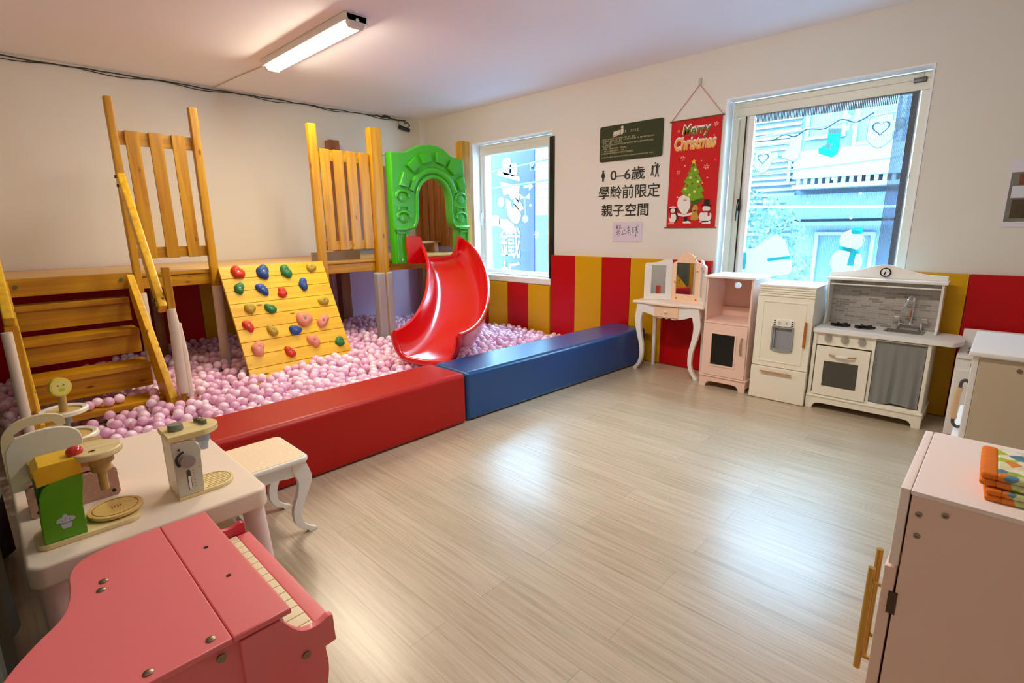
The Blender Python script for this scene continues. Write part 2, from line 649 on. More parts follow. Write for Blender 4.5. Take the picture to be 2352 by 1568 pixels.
r1, T1 = window(1, W1, (3.775, 4.86, .73, 2.18), '')
r2, T2 = window(2, W2, (.592, 1.69, .73, 2.18), '')
b = MB(T1)
b.box(WX - .012, WX + .045, 3.622, 3.688, .72, 2.215, .004)
b.build('gasket', rub_m, r1)
for rr, T, yy, zz in ((r1, T1, 4.865, 1.45), (r2, T2, 1.72, 1.45)):
    b = MB(T)
    b.box(FX + .018, FX + .05, yy - .012, yy + .012, zz - .05, zz + .05, .004)
    b.tube([(FX + .02, yy, zz + .02), (FX + .0, yy, zz), (FX + .005, yy + .005, zz - .13)], .006)
    b.build('window_latch', white_m if rr is r1 else blackp_m, rr)
    b = MB(T)
    b.box(FX + .05, FX + .07, yy - .004, yy + .004, .74, 2.18)
    b.build('sash_gap', rub_m, rr)
# pleated insect screen along the top and the right of the large window
b = MB(T2)
for k in range(26):
    z = 0.72
    yy = .598 + k * .0042
    b.box(FX + .026, FX + .036, yy, yy + .002, .76, 2.15)
b.box(FX + .026, FX + .034, .598, .708, .758, .77)
for k in range(88):
    yy = .712 + k * .0106
    b.box(FX + .028, FX + .034, yy, yy + .0072, 2.085, 2.145)
for k in range(88):
    yy = .712 + k * .0106
    b.box(FX + .030, FX + .0312, yy, yy + .0011, .78, 2.085)
b.build('pleated_screen', mat('screen_mesh', (120, 128, 140), 0.6), r2, smooth=False)
b = MB(T2)
b.box(FX + .008, FX + .03, .565, .635, 2.195, 2.225, .003)
b.build('top_latch', rub_m, r2)

# ------------------------------------------------------------------ outside
def onM(y, z, x):
    return wallM(y, z, x)

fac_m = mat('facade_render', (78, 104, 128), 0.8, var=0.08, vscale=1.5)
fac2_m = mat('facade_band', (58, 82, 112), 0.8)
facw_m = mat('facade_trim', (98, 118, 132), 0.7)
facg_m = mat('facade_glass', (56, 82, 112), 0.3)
t = thing('apartment_building', (9.4, 2.2, -3.2), 0, 'pale blue building across the street seen through the large window', 'building')
T = Matrix.Translation((-9.4, -2.2, 3.2))
b = MB(T)
b.box(9.4, 10.2, -5, 5.6, -3.2, 4.6)
b.build('wall', fac_m, t, smooth=False)
b = MB(T)
b.box(8.95, 9.4, -1.0, 2.6, 1.95, 2.35)
b.box(8.95, 9.4, -1.0, 2.6, 1.80, 1.86)
for k in range(36):
    b.box(8.98, 9.0, -1.0 + k * .1, -.95 + k * .1, 1.86, 2.35)
b.build('balcony', facw_m, t, smooth=False)
b = MB(T)
b.box(9.15, 9.4, -2, 3.0, 1.35, 1.72)
b.box(9.05, 9.4, -2, 3.0, 1.25, 1.31)
b.build('awning', fac2_m, t, smooth=False)
for y0, y1, z0, z1 in ((1.35, 1.95, 2.4, 3.1), (2.05, 2.6, 2.55, 3.2), (1.5, 2.3, .3, 1.15), (2.75, 3.5, 1.9, 2.6), (.2, 1.1, .3, 1.2), (4.5, 5.4, .4, 1.8)):
    b = MB(T)
    ring(b, y0, y1, z0, z1, .05, 9.33, 9.42, 0)
    wf = b.build('window_frame', facw_m, t, smooth=False)
    b = MB(T)
    b.box(9.38, 9.41, y0 + .05, y1 - .05, z0 + .05, z1 - .05)
    b.build('pane', facg_m, wf, smooth=False)
b = MB(T)
for k in range(22):
    b.box(9.34, 9.4, 2.66 + .0, 4.4, 1.0 + k * .09, 1.045 + k * .09)
b.build('louvre_cladding', facw_m, t, smooth=False)
sg = MB(T)
sg.box(9.1, 9.3, 1.6, 2.5, .0, .22)
sg.build('shop_sign', facw_m, t, smooth=False)

# leafy tree in front of the building
t = thing('street_tree', (6.9, 2.3, -3.2), 0, 'leafy street tree outside the lower part of the large window', 'tree')
rnd = np.random.RandomState(3)
N = 2600
vs, fs = [], []
for i in range(N):
    d = rnd.normal(size=3)
    d /= np.linalg.norm(d)
    rr = rnd.uniform(.45, 1.0) ** .5
    c = np.array([0, .15, 3.95]) + d * rr * np.array([.75, .72, .95])
    a = rnd.normal(size=3)
    a /= np.linalg.norm(a)
    q = np.cross(a, rnd.normal(size=3))
    q /= np.linalg.norm(q)
    s = rnd.uniform(.035, .06)
    k = len(vs)
    vs += [tuple(c - a * s), tuple(c + q * s * .45), tuple(c + a * s), tuple(c - q * s * .45)]
    fs.append((k, k + 1, k + 2, k + 3))
me = bpy.data.meshes.new('leaves')
me.from_pydata(vs, [], fs)
lo = bpy.data.objects.new('leaves', me)
COL.objects.link(lo)
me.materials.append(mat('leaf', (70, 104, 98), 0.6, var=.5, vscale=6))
lo.parent = t
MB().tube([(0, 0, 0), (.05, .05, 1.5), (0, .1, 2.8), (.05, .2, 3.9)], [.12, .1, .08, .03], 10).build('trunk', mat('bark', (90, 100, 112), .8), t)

# banner on the shop front outside the small window
blue_b = mat('banner_blue', (4, 28, 72), 0.5, var=.1, vscale=3)
bw_m = mat('banner_white', (122, 138, 148), 0.5)
BX = 5.6
t = thing('shop_banner', (BX, 5.3, .5), 0, 'tall blue shop banner with white cook drawing outside the small window', 'banner')
T = Matrix.Translation((-BX, -5.3, -.5))
MB(T).box(BX, BX + .03, 4.94, 5.80, .3, 2.5, .004).build('panel', blue_b, t)
MB(T).cyl((BX + .06, 5.37, -3.2), (BX + .06, 5.37, 2.5), .03).build('pole', facg_m, t)

def bl(b, pts, dy=0, dz=0, s=1.0):
    """white print on the banner, units of metres from the banner centre line"""
    b.flat([(p[0] * s, p[1] * s) for p in pts], onM(5.37 - dy, 1.6 + dz, BX - .003))

b = MB(T)
bl(b, rrect(-.18, .0, .42, .66, .07))
bl(b, rrect(-.04, .12, .40, .58, .06))
bl(b, [(-.30, .44), (-.26, .50), (.16, .38), (.16, .32)])
bl(b, [(-.24, .34), (.16, .26), (.14, .02), (.06, .10), (.0, .06), (-.06, .16), (-.16, .14), (-.20, .24)])
bl(b, circ(-.22, .05, .07))
bl(b, smooth_path([(-.12, .10), (-.02, .05), (.10, -.02), (.18, -.14), (.12, -.26), (.0, -.24), (-.10, -.12)], 5))
bl(b, [(.0, .04), (.08, .10), (.18, .03), (.24, -.06), (.16, -.10)])
bl(b, rrect(-.42, -.26, -.30, -.14, .05))
bl(b, [(-.27, -.16), (-.22, -.20), (-.10, -.20), (.04, -.28), (.06, -.40), (-.06, -.42), (-.20, -.34), (-.28, -.30)])
bl(b, rrect(.24, .34, .22, .26, .01))
bl(b, [(.34, .30), (.42, .24), (.34, .18)])
b.build('cook_drawing', bw_m, t, smooth=False)
b = MB(T)
b.flat(smooth_path([(.03 * math.cos(a), .06 * math.sin(a)) for a in np.linspace(0, 2 * PI, 9)[:-1]], 2), onM(5.36, 1.62, BX - .006))
b.build('drawing_detail', blue_b, t, smooth=False)
b = MB(T)
b.text('鐵', onM(5.41, 1.06, BX - .004), .42, .46, bold=.004)
b.text('板', onM(5.41, .56, BX - .004), .42, .46, bold=.004)
b.build('lettering', bw_m, t, smooth=False)

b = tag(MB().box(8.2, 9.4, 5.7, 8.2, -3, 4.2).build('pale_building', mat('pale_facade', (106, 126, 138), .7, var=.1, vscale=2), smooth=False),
        'pale building at the right edge of the small window view', 'building')
o = tag(MB().box(7.7, 7.8, 6.0, 6.75, .2, 1.5).cyl((7.86, 6.4, -3.2), (7.86, 6.4, 1.4), .06).build('street_sign', mat('teal_sign', (0, 168, 150), .5), smooth=False),
        'teal sign low in the street behind the banner', 'sign')
cab_m = mat('cable_rubber', (78, 96, 120), .6)
cabw_m = mat('pale_cable', (170, 200, 214), .6)
for (ya, za, yb, zb, xx, mm, lb) in ((5.8, 2.50, -.5, 2.70, 6.6, cab_m, 'dark street cable sloping across the top of the large window'),
                                     (5.8, 2.22, -.5, 2.52, 6.7, cab_m, 'dark street cable second from the top outside the windows'),
                                     (5.8, 1.88, -.5, 2.02, 6.5, cab_m, 'dark street cable across the middle of the large window'),
                                     (5.8, 1.78, -.5, 1.42, 5.9, cabw_m, 'thin pale street cable sloping down below the dark ones'),
                                     (7.5, 2.02, 2.8, 2.32, 5.3, cab_m, 'dark street cable in front of the banner top'),
                                     (7.5, 1.85, 2.8, 2.05, 5.4, cab_m, 'dark street cable in front of the cook drawing')):
    n = 24
    pts = [(xx, ya + (yb - ya) * k / n, za + (zb - za) * k / n - .10 * math.sin(PI * k / n)) for k in range(n + 1)]
    if xx < 5.5:
        pts += [(5.1, yb - .2, zb + .01), (4.685, yb - .35, zb + .04)]
    tag(MB().tube(pts, .013, 6).build('street_cable', mm), lb, 'cable', 'street cables outside the windows')
pl = tag(MB().tube([(7.4, .72, -3), (7.4, .66, 5)], .05, 12).build('utility_pole', mat('pole_paint', (150, 180, 204), .6)),
         'pale utility pole outside the right side of the large window', 'pole')
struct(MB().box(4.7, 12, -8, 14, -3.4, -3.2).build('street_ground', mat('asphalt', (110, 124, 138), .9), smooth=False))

# stickers on the large window pane
def film(name, rgb):
    m = mat(name, rgb, .5)
    n = m.node_tree
    p = n.nodes['Principled BSDF']
    tl = n.nodes.new('ShaderNodeBsdfTranslucent')
    tl.inputs[0].default_value = lin(rgb) + (1,)
    mx_ = n.nodes.new('ShaderNodeMixShader')
    mx_.inputs[0].default_value = .38
    n.links.new(p.outputs[0], mx_.inputs[1])
    n.links.new(tl.outputs[0], mx_.inputs[2])
    n.links.new(mx_.outputs[0], n.nodes['Material Output'].inputs[0])
    return m
stw = film('white_sticker', (196, 218, 216))
stt = film('teal_sticker', (0, 190, 190))
stb = film('line_sticker', (84, 136, 172))
SX = FX + .052

def sticker(name, label, cat, shapes, y, z):
    """printed window sticker: list of (material, outline)"""
    y, z = y * 1.018, 1.3 + (z - 1.3) * 1.018
    root = thing(name, (SX, y, z), 0, label, cat, 'festive stickers on the large window')
    T = Matrix.Translation((-SX, -y, -z))
    by = {}
    lay = 0
    for nm, m, pts in shapes:
        b = by.setdefault(nm, (MB(T), m))[0]
        if isinstance(pts[0], list):       # a printed outline: strip between two rings
            o_, i_ = pts
            for k in range(len(o_)):
                k2 = (k + 1) % len(o_)
                b.flat([o_[k], o_[k2], i_[k2], i_[k]], onM(y, z, SX - .0006 * lay))
        else:
            b.flat(pts, onM(y, z, SX - .0006 * lay))
        lay += 1
    for nm, (b, m) in by.items():
        b.build(nm, m, root, smooth=False)

def heart(cx, cy, s):
    return [(cx + s * .062 * 16 * math.sin(a) ** 3, cy + s * .062 * (13 * math.cos(a) - 5 * math.cos(2 * a) - 2 * math.cos(3 * a) - math.cos(4 * a))) for a in np.linspace(0, 2 * PI, 25)[:-1]]

def mitten(s):
    return [(x * s, y * s) for x, y in smooth_path([(-.5, .55), (-.55, .0), (-.5, -.55), (0, -.95), (.5, -.6), (.55, -.25), (.95, -.05), (.85, .35), (.5, .3), (.45, .65)], 4)]

sticker('mitten_sticker', 'white mitten sticker with a heart at upper left of the large window', 'sticker',
        [('outline', stb, [mitten(.125), mitten(.119)]), ('mitten_shape', stw, mitten(.119)), ('heart_print', stb, [heart(0, 0, .045), heart(0, 0, .036)])], 1.535, 1.80)
sticker('mitten_sticker', 'larger white mitten sticker with a heart at upper right of the large window', 'sticker',
        [('outline', stb, [mitten(.145), mitten(.139)]), ('mitten_shape', stw, mitten(.139)), ('heart_print', stb, [heart(0, 0, .055), heart(0, 0, .045)])], .775, 1.93)
def sock(s):
    return [(x * s, y * s) for x, y in [(-.3, 1), (.55, .9), (.5, -.2), (.45, -.8), (.1, -1), (-.75, -.65), (-.8, -.35), (-.3, -.05)]]
sticker('stocking_sticker', 'teal christmas stocking sticker hanging at the top of the large window', 'sticker',
        [('stocking_shape', stt, sock(.105)), ('cuff', stw, [(-.03, .115), (.065, .105), (.058, .06), (-.034, .066)]), ('print', stw, star(-.02, -.02, .035))], 1.065, 1.865)
sticker('stocking_sticker', 'pale stocking sticker between left mitten and teal stocking', 'sticker',
        [('outline', stb, [sock(.11), sock(.104)]), ('stocking_shape', stw, sock(.104))], 1.32, 1.86)
sticker('bow_sticker', 'small white bow sticker right of the teal stocking', 'sticker',
        [('bow_shape', stw, [(0, 0), (-.05, .04), (-.05, -.03)]), ('bow_shape', stw, [(0, 0), (.05, .04), (.05, -.03)]), ('ribbon', stw, [(-.005, 0), (-.04, -.1), (-.01, -.09)]), ('ribbon', stw, [(.005, 0), (.04, -.1), (.01, -.09)])], .955, 2.03)
pts = smooth_path([(.36, -.06), (.28, -.03), (.2, -.05), (.12, -.01), (.0, -.02), (-.1, .03), (-.2, .0), (-.3, .05)], 5)
b = MB()
b.tube([(SX - .001, 1.14 + p[0], 2.0 + p[1]) for p in pts], .004, 6)
tag(b.build('garland_sticker', stb), 'thin wavy garland line sticker across the top of the large window', 'sticker', 'festive stickers on the large window')
sticker('snowman_sticker', 'white snowman sticker with teal scarf at the bottom of the large window', 'sticker',
        [('body', stw, circ(.0, -.09, .105, 28)), ('head', stw, circ(.02, .07, .078, 28)), ('hat', stt, rrect(.01, .085, .115, .165, .02)), ('scarf', stt, [(-.06, .03), (.075, .0), (.08, -.03), (-.055, .0)]), ('scarf', stt, [(.02, -.01), (.06, -.015), (.05, -.12), (.01, -.115)])], .88, 1.10)
sticker('polar_bear_sticker', 'large white bear sticker with teal band at lower left of the large window', 'sticker',
        [('body', stw, smooth_path([(-.22, -.14), (-.20, .04), (-.10, .09), (-.02, .15), (.05, .19), (.12, .14), (.16, .04), (.19, -.04), (.17, -.12), (.0, -.15)], 5)), ('band', stt, [(.0, .0), (.17, .025), (.175, .0), (.0, -.025)]), ('gift', stt, rrect(-.24, -.17, -.10, .04, .01))], 1.43, 1.02)
for i, (yy, zz) in enumerate(((.86, 1.50), (.97, 1.41), (1.20, 1.45), (.80, 1.17), (1.05, 1.62), (.90, 1.33))):
    tag(MB().flat(circ(0, 0, .011, 12), onM(yy, zz, SX)).build('snow_dot_sticker', stw, smooth=False),
        'small round white snow dot sticker on the large window', 'sticker', 'snow dots on the large window')
# stickers on the small window pane
def st1(name, label, shapes, y, z):
    root = thing(name, (SX, y, z), 0, label, 'sticker', 'festive stickers on the small window')
    T = Matrix.Translation((-SX, -y, -z))
    for k, (nm, pts) in enumerate(shapes):
        MB(T).flat(pts, onM(y, z, SX - .0005 * k)).build(nm, stw, root, smooth=False)
st1('bauble_sticker', 'white round bauble sticker hanging from a bow on the small window', [('bauble', circ(0, 0, .045)), ('string', [(-.006, .04), (.006, .04), (-.002, .25), (-.010, .25)]), ('bow', [(-.005, .24), (-.09, .29), (-.08, .22)]), ('bow', [(-.005, .24), (.07, .29), (.07, .22)])], 4.17, 1.38)
st1('snowflake_sticker', 'white snowflake sticker low on the small window', [('snowflake', star(0, 0, .05, 8, .6))], 3.99, 1.20)
st1('snow_dot_sticker', 'small white dot sticker at lower left of the small window', [('dot', star(0, 0, .022, 8, .8))], 4.56, 1.12)
st1('snow_dot_sticker', 'small white dot sticker beside the bauble on the small window', [('dot', star(0, 0, .024, 6, .6))], 4.09, 1.53)
b = MB()
b.text('MAS', onM(4.01, 1.955, SX), .15, .09, bold=.01)
tag(b.build('letter_sticker', stw, smooth=False), 'white MAS lettering sticker on the small window', 'sticker')

# ------------------------------------------------------------------ ceiling lamp
tube_m = mat('lamp_diffuser', (255, 240, 210), 0.4, emit=TUBE)
lamp_w = mat('lamp_housing', (232, 230, 226), 0.4)

added_lamp_m = mat('added_lamp_diffuser', (248, 240, 226), 0.4, emit=TUBE * .85)

def tube_lamp(loc, label, dm=tube_m):
    t = thing('ceiling_lamp', loc, 0, label, 'ceiling lamp', 'long tube lamps on the ceiling')
    b = MB()
    b.box(-.088, .088, -.70, .70, -.052, 0, .008)
    b.build('housing', lamp_w, t)
    for s in (-1, 1):
        b = MB()
        b.prism([(-.078, 0), (.078, 0), (.072, -.045), (.045, -.082), (-.045, -.082), (-.072, -.045)], s * .70, s * .655, 'xz', .006)
        b.cyl((0, s * .69, -.04), (0, s * .708, -.04), .012)
        b.build('end_cap', lamp_w, t)
    prof = [(.062 * math.cos(a), -.052 - .030 * math.sin(a)) for a in np.linspace(0, PI, 13)]
    b = MB()
    b.prism(prof, -.655, .655, 'xz')
    b.build('diffuser', dm, t)
    return t

tube_lamp((2.02, 4.03, CZ), 'lit long tube lamp on the ceiling above the ball pit')
tube_lamp((2.02, 1.45, CZ), 'lit long tube lamp added unseen on the ceiling near the middle of the room', added_lamp_m)  # out-of-view lamp added to give the room more light

# cable along the ceiling edge, and its tangle in the corner
cable_m = mat('dark_cable', (58, 52, 40), .6)
b = MB()
rn = random.Random(5)
pts = [(-.3 + 4.5 * k / 40, LY - .012, CZ - .016 - rn.random() * .012) for k in range(41)]
b.tube(pts, .0055, 6)
pts = [(.3 + 3.9 * k / 40, LY - .012, CZ - .034 - .012 * math.sin(k * .9)) for k in range(41)]
b.tube(pts, .004, 6)
tag(b.build('ceiling_cable', cable_m), 'thin dark cable running along the ceiling edge of the far wall', 'cable')
o = tag(MB().tube([(2.02, 4.76, CZ - .006), (1.97, 5.3, CZ - .006), (1.93, LY - .01, CZ - .008)], .004, 6).build('lamp_cord', mat('pale_cord', (196, 184, 160), .6)), 'thin pale cord from the tube lamp to the far wall', 'cord')
t = thing('cable_adapter', (4.16, LY - .05, 2.56), 0, 'black power adapter and cable tangle hanging in the ceiling corner', 'adapter')
b = MB()
b.box(-.09, .07, -.02, .03, -.045, .0, .012, M=Matrix.Rotation(.18, 4, 'Y'))
b.build('adapter_body', mat('black_plastic', (14, 14, 15), .4), t)
b = MB()
b.tube(smooth_path([(.04, 0, .0), (.07, 0, .03), (.03, 0, .06), (.0, 0, .04), (-.02, .01, .075), (-.12, .02, .07)]), .006, 6)
b.tube(smooth_path([(-.06, 0, -.01), (-.10, 0, .03), (-.09, .01, .06)]), .004, 6)
b.build('cable', cable_m, t)
b = MB()
b.box(-.32, -.22, -.005, .03, .045, .07, .008, M=Matrix.Rotation(.12, 4, 'Y'))
b.build('inline_plug', MATS['black_plastic'], t)
b = MB()
b.tube([(-.22, .01, .06), (-.15, .01, .068), (-.1, .015, .07)], .004, 6)
b.tube([(-.32, .01, .085), (-.42, .015, .095)], .004, 6)
b.build('cable', cable_m, t)

# ------------------------------------------------------------------ wall pads
def pad(y0, y1, z1, m, label, x0=4.40):
    o = MB().box(-.018, .018, -(y1 - y0) / 2 + .001, (y1 - y0) / 2 - .001, .003, z1, .006).build('wall_pad', m, loc=(x0 + .02, (y0 + y1) / 2, 0))
    tag(o, label, 'wall pad', 'vinyl wall pads along the window wall')

pad(4.98, 5.78, .645, yel_pad, 'yellow wall pad in the corner behind the slide')
pad(4.65, 4.98, .645, red_pad, 'red wall pad in the corner behind the slide')
pad(4.315, 4.65, .645, yel_pad, 'low yellow wall pad under the small window right beside the slide')
pad(3.983, 4.315, .645, red_pad, 'low red wall pad under the small window')
pad(3.655, 3.983, .645, yel_pad, 'low yellow wall pad under the small window beside the tall red pad')
pad(3.312, 3.645, .985, red_pad, 'tall red wall pad right of the small window')
pad(2.974, 3.312, .985, yel_pad, 'tall yellow wall pad behind the middle of the blue bolster')
pad(2.644, 2.974, .985, red_pad, 'tall red wall pad at the far end of the blue bolster')
pad(2.294, 2.644, .985, yel_pad, 'tall yellow wall pad left behind the vanity')
pad(1.85, 2.294, .985, red_pad, 'tall red wall pad behind the vanity mirror')
pad(1.51, 1.845, .645, yel_pad, 'low yellow wall pad behind the pink microwave cabinet')
pad(1.175, 1.51, .645, red_pad, 'low red wall pad behind the toy fridge')
pad(.84, 1.175, .645, yel_pad, 'low yellow wall pad in the gap between toy fridge and toy kitchen')
pad(.508, .84, .645, red_pad, 'low red wall pad hidden behind the toy kitchen')
pad(.172, .504, .965, yel_pad, 'tall yellow wall pad right behind the toy kitchen end')
pad(-.60, .172, .965, red_pad, 'tall wide red wall pad behind the toy stove')

def padl(x0, x1, m, label):
    o = MB().box(-(x1 - x0) / 2 + .001, (x1 - x0) / 2 - .001, -.018, .018, .003, .985, .006).build('wall_pad', m, loc=((x0 + x1) / 2, LY - .021, 0))
    tag(o, label, 'wall pad', 'vinyl wall pads under the play deck')

padl(-.3, 1.0, red_pad, 'red wall pad on the far wall behind the wooden stairs')
padl(1.0, 1.55, red_pad, 'red wall pad on the far wall under the deck, left of the climbing wall')
padl(1.55, 2.1, yel_pad, 'yellow wall pad on the far wall behind the climbing wall')
padl(2.1, 2.78, red_pad, 'red wall pad on the far wall under the right slat panel')
padl(2.78, 4.30, lilac_lit_m, 'panel tinted lilac for pinkish light on the white far wall under the green arch')

# ------------------------------------------------------------------ play deck
deck = thing('play_deck', (2.2, 4.5, 0), 0, 'raised pine play deck with posts and slat panels along the far wall', 'play deck')
D = Matrix.Translation((-2.2, -4.5, 0))
YF = 4.5

def dpart(name, m, fn, parent=None):
    b = MB(D)
    fn(b)
    return b.build(name, m, parent or deck)

def f(b):
    for k in range(9):
        y0 = 4.78 + k * .13 if k else 4.765
        b.box(-.02, 4.30, y0, min((4.78 + k * .13) + .128, 5.905), .962, .985, .003)
    for k in range(2):
        b.box(1.39, 4.02, 4.545 + k * .098, 4.642 + k * .097, .965, .99, .003)
dpart('deck_floor', deck_m, f)
dpart('fascia_board', wx, lambda b: b.box(-.02, .80, 4.70, 4.742, .878, .998, .006))
dpart('fascia_board', wx, lambda b: (b.box(.84, 1.37, 4.735, 4.775, .866, .952, .005), b.box(.84, 1.37, 4.727, 4.762, .956, .986, .005)))
dpart('fascia_board', wx, lambda b: (b.box(1.38, 2.76, 4.535, 4.575, .885, .968, .005), b.box(1.38, 2.76, 4.525, 4.56, .972, 1.0, .005)))
dpart('fascia_board', wx, lambda b: b.box(2.89, 3.92, 4.56, 4.60, .87, .96, .005))
dpart('joist', wz2, lambda b: b.box(.90, .95, 4.78, 5.9, .87, .962))
dpart('joist', wz2, lambda b: b.box(2.25, 2.30, 4.6, 5.9, .87, .962))

def post(x0, x1, y0, y1, z1, m=wz, sleeve=None):
    o = dpart('post', m, lambda b: b.box(x0, x1, y0, y1, 0.0, z1, .010))
    return o
YL = 4.7025       # front of the left slat panel, over the stairs
post(0.8172, 0.8673, YL - .02, YL + .035, 2.2175)
post(1.3355, 1.3961, YL - .02, YL + .035, 2.2175)
post(2.172, 2.246, YF - .02, YF + .035, 2.18)
post(2.765, 2.885, YF - .03, YF + .06, 2.215)
post(3.905, 4.03, YF + .0, YF + .10, 2.215)
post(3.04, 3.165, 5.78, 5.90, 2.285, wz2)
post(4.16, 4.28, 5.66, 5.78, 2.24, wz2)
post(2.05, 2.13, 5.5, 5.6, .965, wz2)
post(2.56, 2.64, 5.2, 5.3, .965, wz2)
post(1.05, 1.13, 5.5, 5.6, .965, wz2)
# foam sleeves on the post feet
part(dpart('post_sleeve', sleeve_m, lambda b: b.cyl((1.3585, YL - .005, .0), (1.3669, YL - .005, 0.8507), .037, seg=18)), 'cream foam sleeve on the post foot')
part(dpart('post_sleeve', sleeve_m, lambda b: b.cyl((0.8433, YL, .0), (0.8433, YL, 0.8402), .037, seg=18)), 'cream foam sleeve on the post foot')
part(dpart('post_sleeve', grey_sleeve_m, lambda b: b.box(2.735, 2.83, YF - .045, YF + .05, .0, .868, .02, seg=3)), 'grey foam sleeve')
part(dpart('post_sleeve', grey_sleeve_m, lambda b: b.box(2.838, 2.915, YF - .045, YF + .05, .0, .868, .02, seg=3)), 'grey foam sleeve')

def slat_panel(x0, x1, xs, w_, z0, z1, y, m=wz, mr=wx):
    dpart('rail', mr, lambda b: b.box(x0, x1, y + .018, y + .05, z1 - .098, z1 - .004, .004))
    dpart('rail', mr, lambda b: b.box(x0, x1, y + .018, y + .05, z0 + .004, z0 + .085, .004))
    for x in xs:
        dpart('slat', m, lambda b: b.box(x, x + w_, y, y + .018, z0, z1, .004))
slat_panel(0.8569, 1.348, (0.9071, 1.0534, 1.1997), 0.0857, 1.091, 2.0022, YL)
slat_panel(2.235, 2.775, (2.264, 2.394, 2.524, 2.652), .094, 1.10, 1.984, YF)
dpart('toe_board', mat('grey_board', (160, 140, 112), .6), lambda b: b.box(2.25, 2.76, YF + .30, YF + .32, .99, 1.075))
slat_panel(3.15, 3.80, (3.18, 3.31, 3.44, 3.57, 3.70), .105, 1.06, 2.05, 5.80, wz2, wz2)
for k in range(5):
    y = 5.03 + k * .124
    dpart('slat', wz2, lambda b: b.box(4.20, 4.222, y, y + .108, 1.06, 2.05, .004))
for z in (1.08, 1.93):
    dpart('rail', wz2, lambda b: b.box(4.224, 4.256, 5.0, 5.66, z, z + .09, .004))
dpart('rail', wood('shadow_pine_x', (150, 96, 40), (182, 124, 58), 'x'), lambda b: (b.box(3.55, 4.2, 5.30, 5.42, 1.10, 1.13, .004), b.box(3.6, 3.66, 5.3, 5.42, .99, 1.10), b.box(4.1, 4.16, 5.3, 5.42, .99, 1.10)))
for x, z in ((3.10, 1.98), (3.10, 1.12)):
    pass

# ------------------------------------------------------------------ stairs
st = thing('wooden_stairs', (.46, 4.3, 0), 0, 'pine stairs with five treads climbing from the ball pit to the deck', 'stairs')
D2 = Matrix.Translation((-.46, -4.3, 0))

def spart(name, m, fn, parent=None):
    b = MB(D2)
    fn(b)
    return b.build(name, m, parent or st)
wst = wood('stair_board', PA, PB, 'x')
wslope = wood('stringer_pine', (206, 150, 14), (240, 192, 30), 'z')
STR = [(4.70, .995), (4.86, .995), (4.86, .86), (4.10, .0), (3.86, .0), (3.965, .15)]
spart('stringer', wslope, lambda b: b.prism([(4.675, .82), (4.675, .985), (4.655, .970), (3.93, .20), (3.93, .0), (4.10, .0)], .770, .815, 'yz', .006))
spart('stringer', wslope, lambda b: b.prism([(4.70, .86), (4.70, .985), (4.655, .965), (3.93, .20), (3.93, .0), (4.10, .0)], .095, .138, 'yz', .006))
TR = ((4.70, .818), (4.525, .604), (4.335, .384), (4.075, .178))
for i, (y, z) in enumerate(TR):
    d = .16 if i else .10
    spart('tread', wst, lambda b: b.box(.14, .768, y, y + d + .06, z - .042, z, .006))
    if z > .2:
        spart('riser', wst, lambda b: b.box(.14, .768, y + .026, y + .048, z - .176, z - .043, .003))
# handrails and their posts
def rail(p0, p1, w_=.050, h_=.084):
    p0, p1 = Vector(p0), Vector(p1)
    d = (p1 - p0).normalized()
    side = Vector((0, 0, 1)).cross(d).normalized()
    upv = d.cross(side)
    M = Matrix((side, d, upv)).transposed().to_4x4()
    M.translation = (p0 + p1) / 2
    ln = (p1 - p0).length
    return lambda b: b.box(-w_ / 2, w_ / 2, -ln / 2, ln / 2, -h_ / 2, h_ / 2, .012, M=M)
wrail = wood('handrail_pine', (212, 156, 14), (244, 198, 36), 'y')
h1 = spart('handrail', wrail, rail((.804, 3.905, .80), (.828, 4.625, 1.6762)))
h2 = spart('handrail', wrail, rail((.087, 3.86, .82), (.090, 4.625, 1.6762)))
spart('handrail_post', wz, lambda b: b.box(.832, .876, 3.895, 3.945, 0, 1.07, .007))
spart('handrail_post', wz, lambda b: b.box(.060, .118, 3.875, 3.93, 0, .80, .007))
s_ = spart('post_sleeve', sleeve_m, lambda b: (b.tube([(.852, 3.91, .23), (.850, 3.90, .45), (.855, 3.905, .62), (.848, 3.905, .80)], [.040, .036, .036, .026], 12), b.tube([(.878, 3.90, .20), (.876, 3.90, .5), (.872, 3.902, .70)], [.026, .030, .020], 10)))
part(s_, 'torn cream foam sleeve on the handrail post')
s_ = spart('post_sleeve', sleeve_m, lambda b: b.tube([(.066, 3.86, .12), (.066, 3.86, .77)], .024, 12))
part(s_, 'cream foam sleeve on the handrail post')
gb = mat('green_nut', (78, 110, 70), .4)
for p in ((.803, 4.585, 1.6083), (.803, 4.615, 1.671)):
    spart('bolt', mat('dark_bolt', (70, 62, 44), .4, metal=.6), lambda b: b.cyl((p[0] - .012, p[1], p[2]), (p[0] + .01, p[1], p[2]), .011, seg=10), h1)
for p in ((.77, 3.955, .86), (.77, 3.925, .81)):
    spart('bolt', MATS['dark_bolt'], lambda b: b.cyl((p[0] - .01, p[1], p[2]), (p[0] + .01, p[1], p[2]), .011, seg=10), h1)
for p in ((.17, 4.70, .945), (.74, 4.70, .95)):
    spart('bolt', gb, lambda b: b.cyl((p[0], 4.688, p[2]), (p[0], 4.70, p[2]), .012, seg=10))

# ------------------------------------------------------------------ climbing wall
cw = thing('climbing_wall', (1.76, 4.085, .25), 0, 'sloping pine climbing wall with coloured holds leaning on the deck', 'climbing wall')
sl = math.atan2(1.0137 - .25, 4.48 - 4.085)
CM = Matrix.Rotation(sl, 4, 'X')      # local: x along, y up the slope, -z behind, +z out
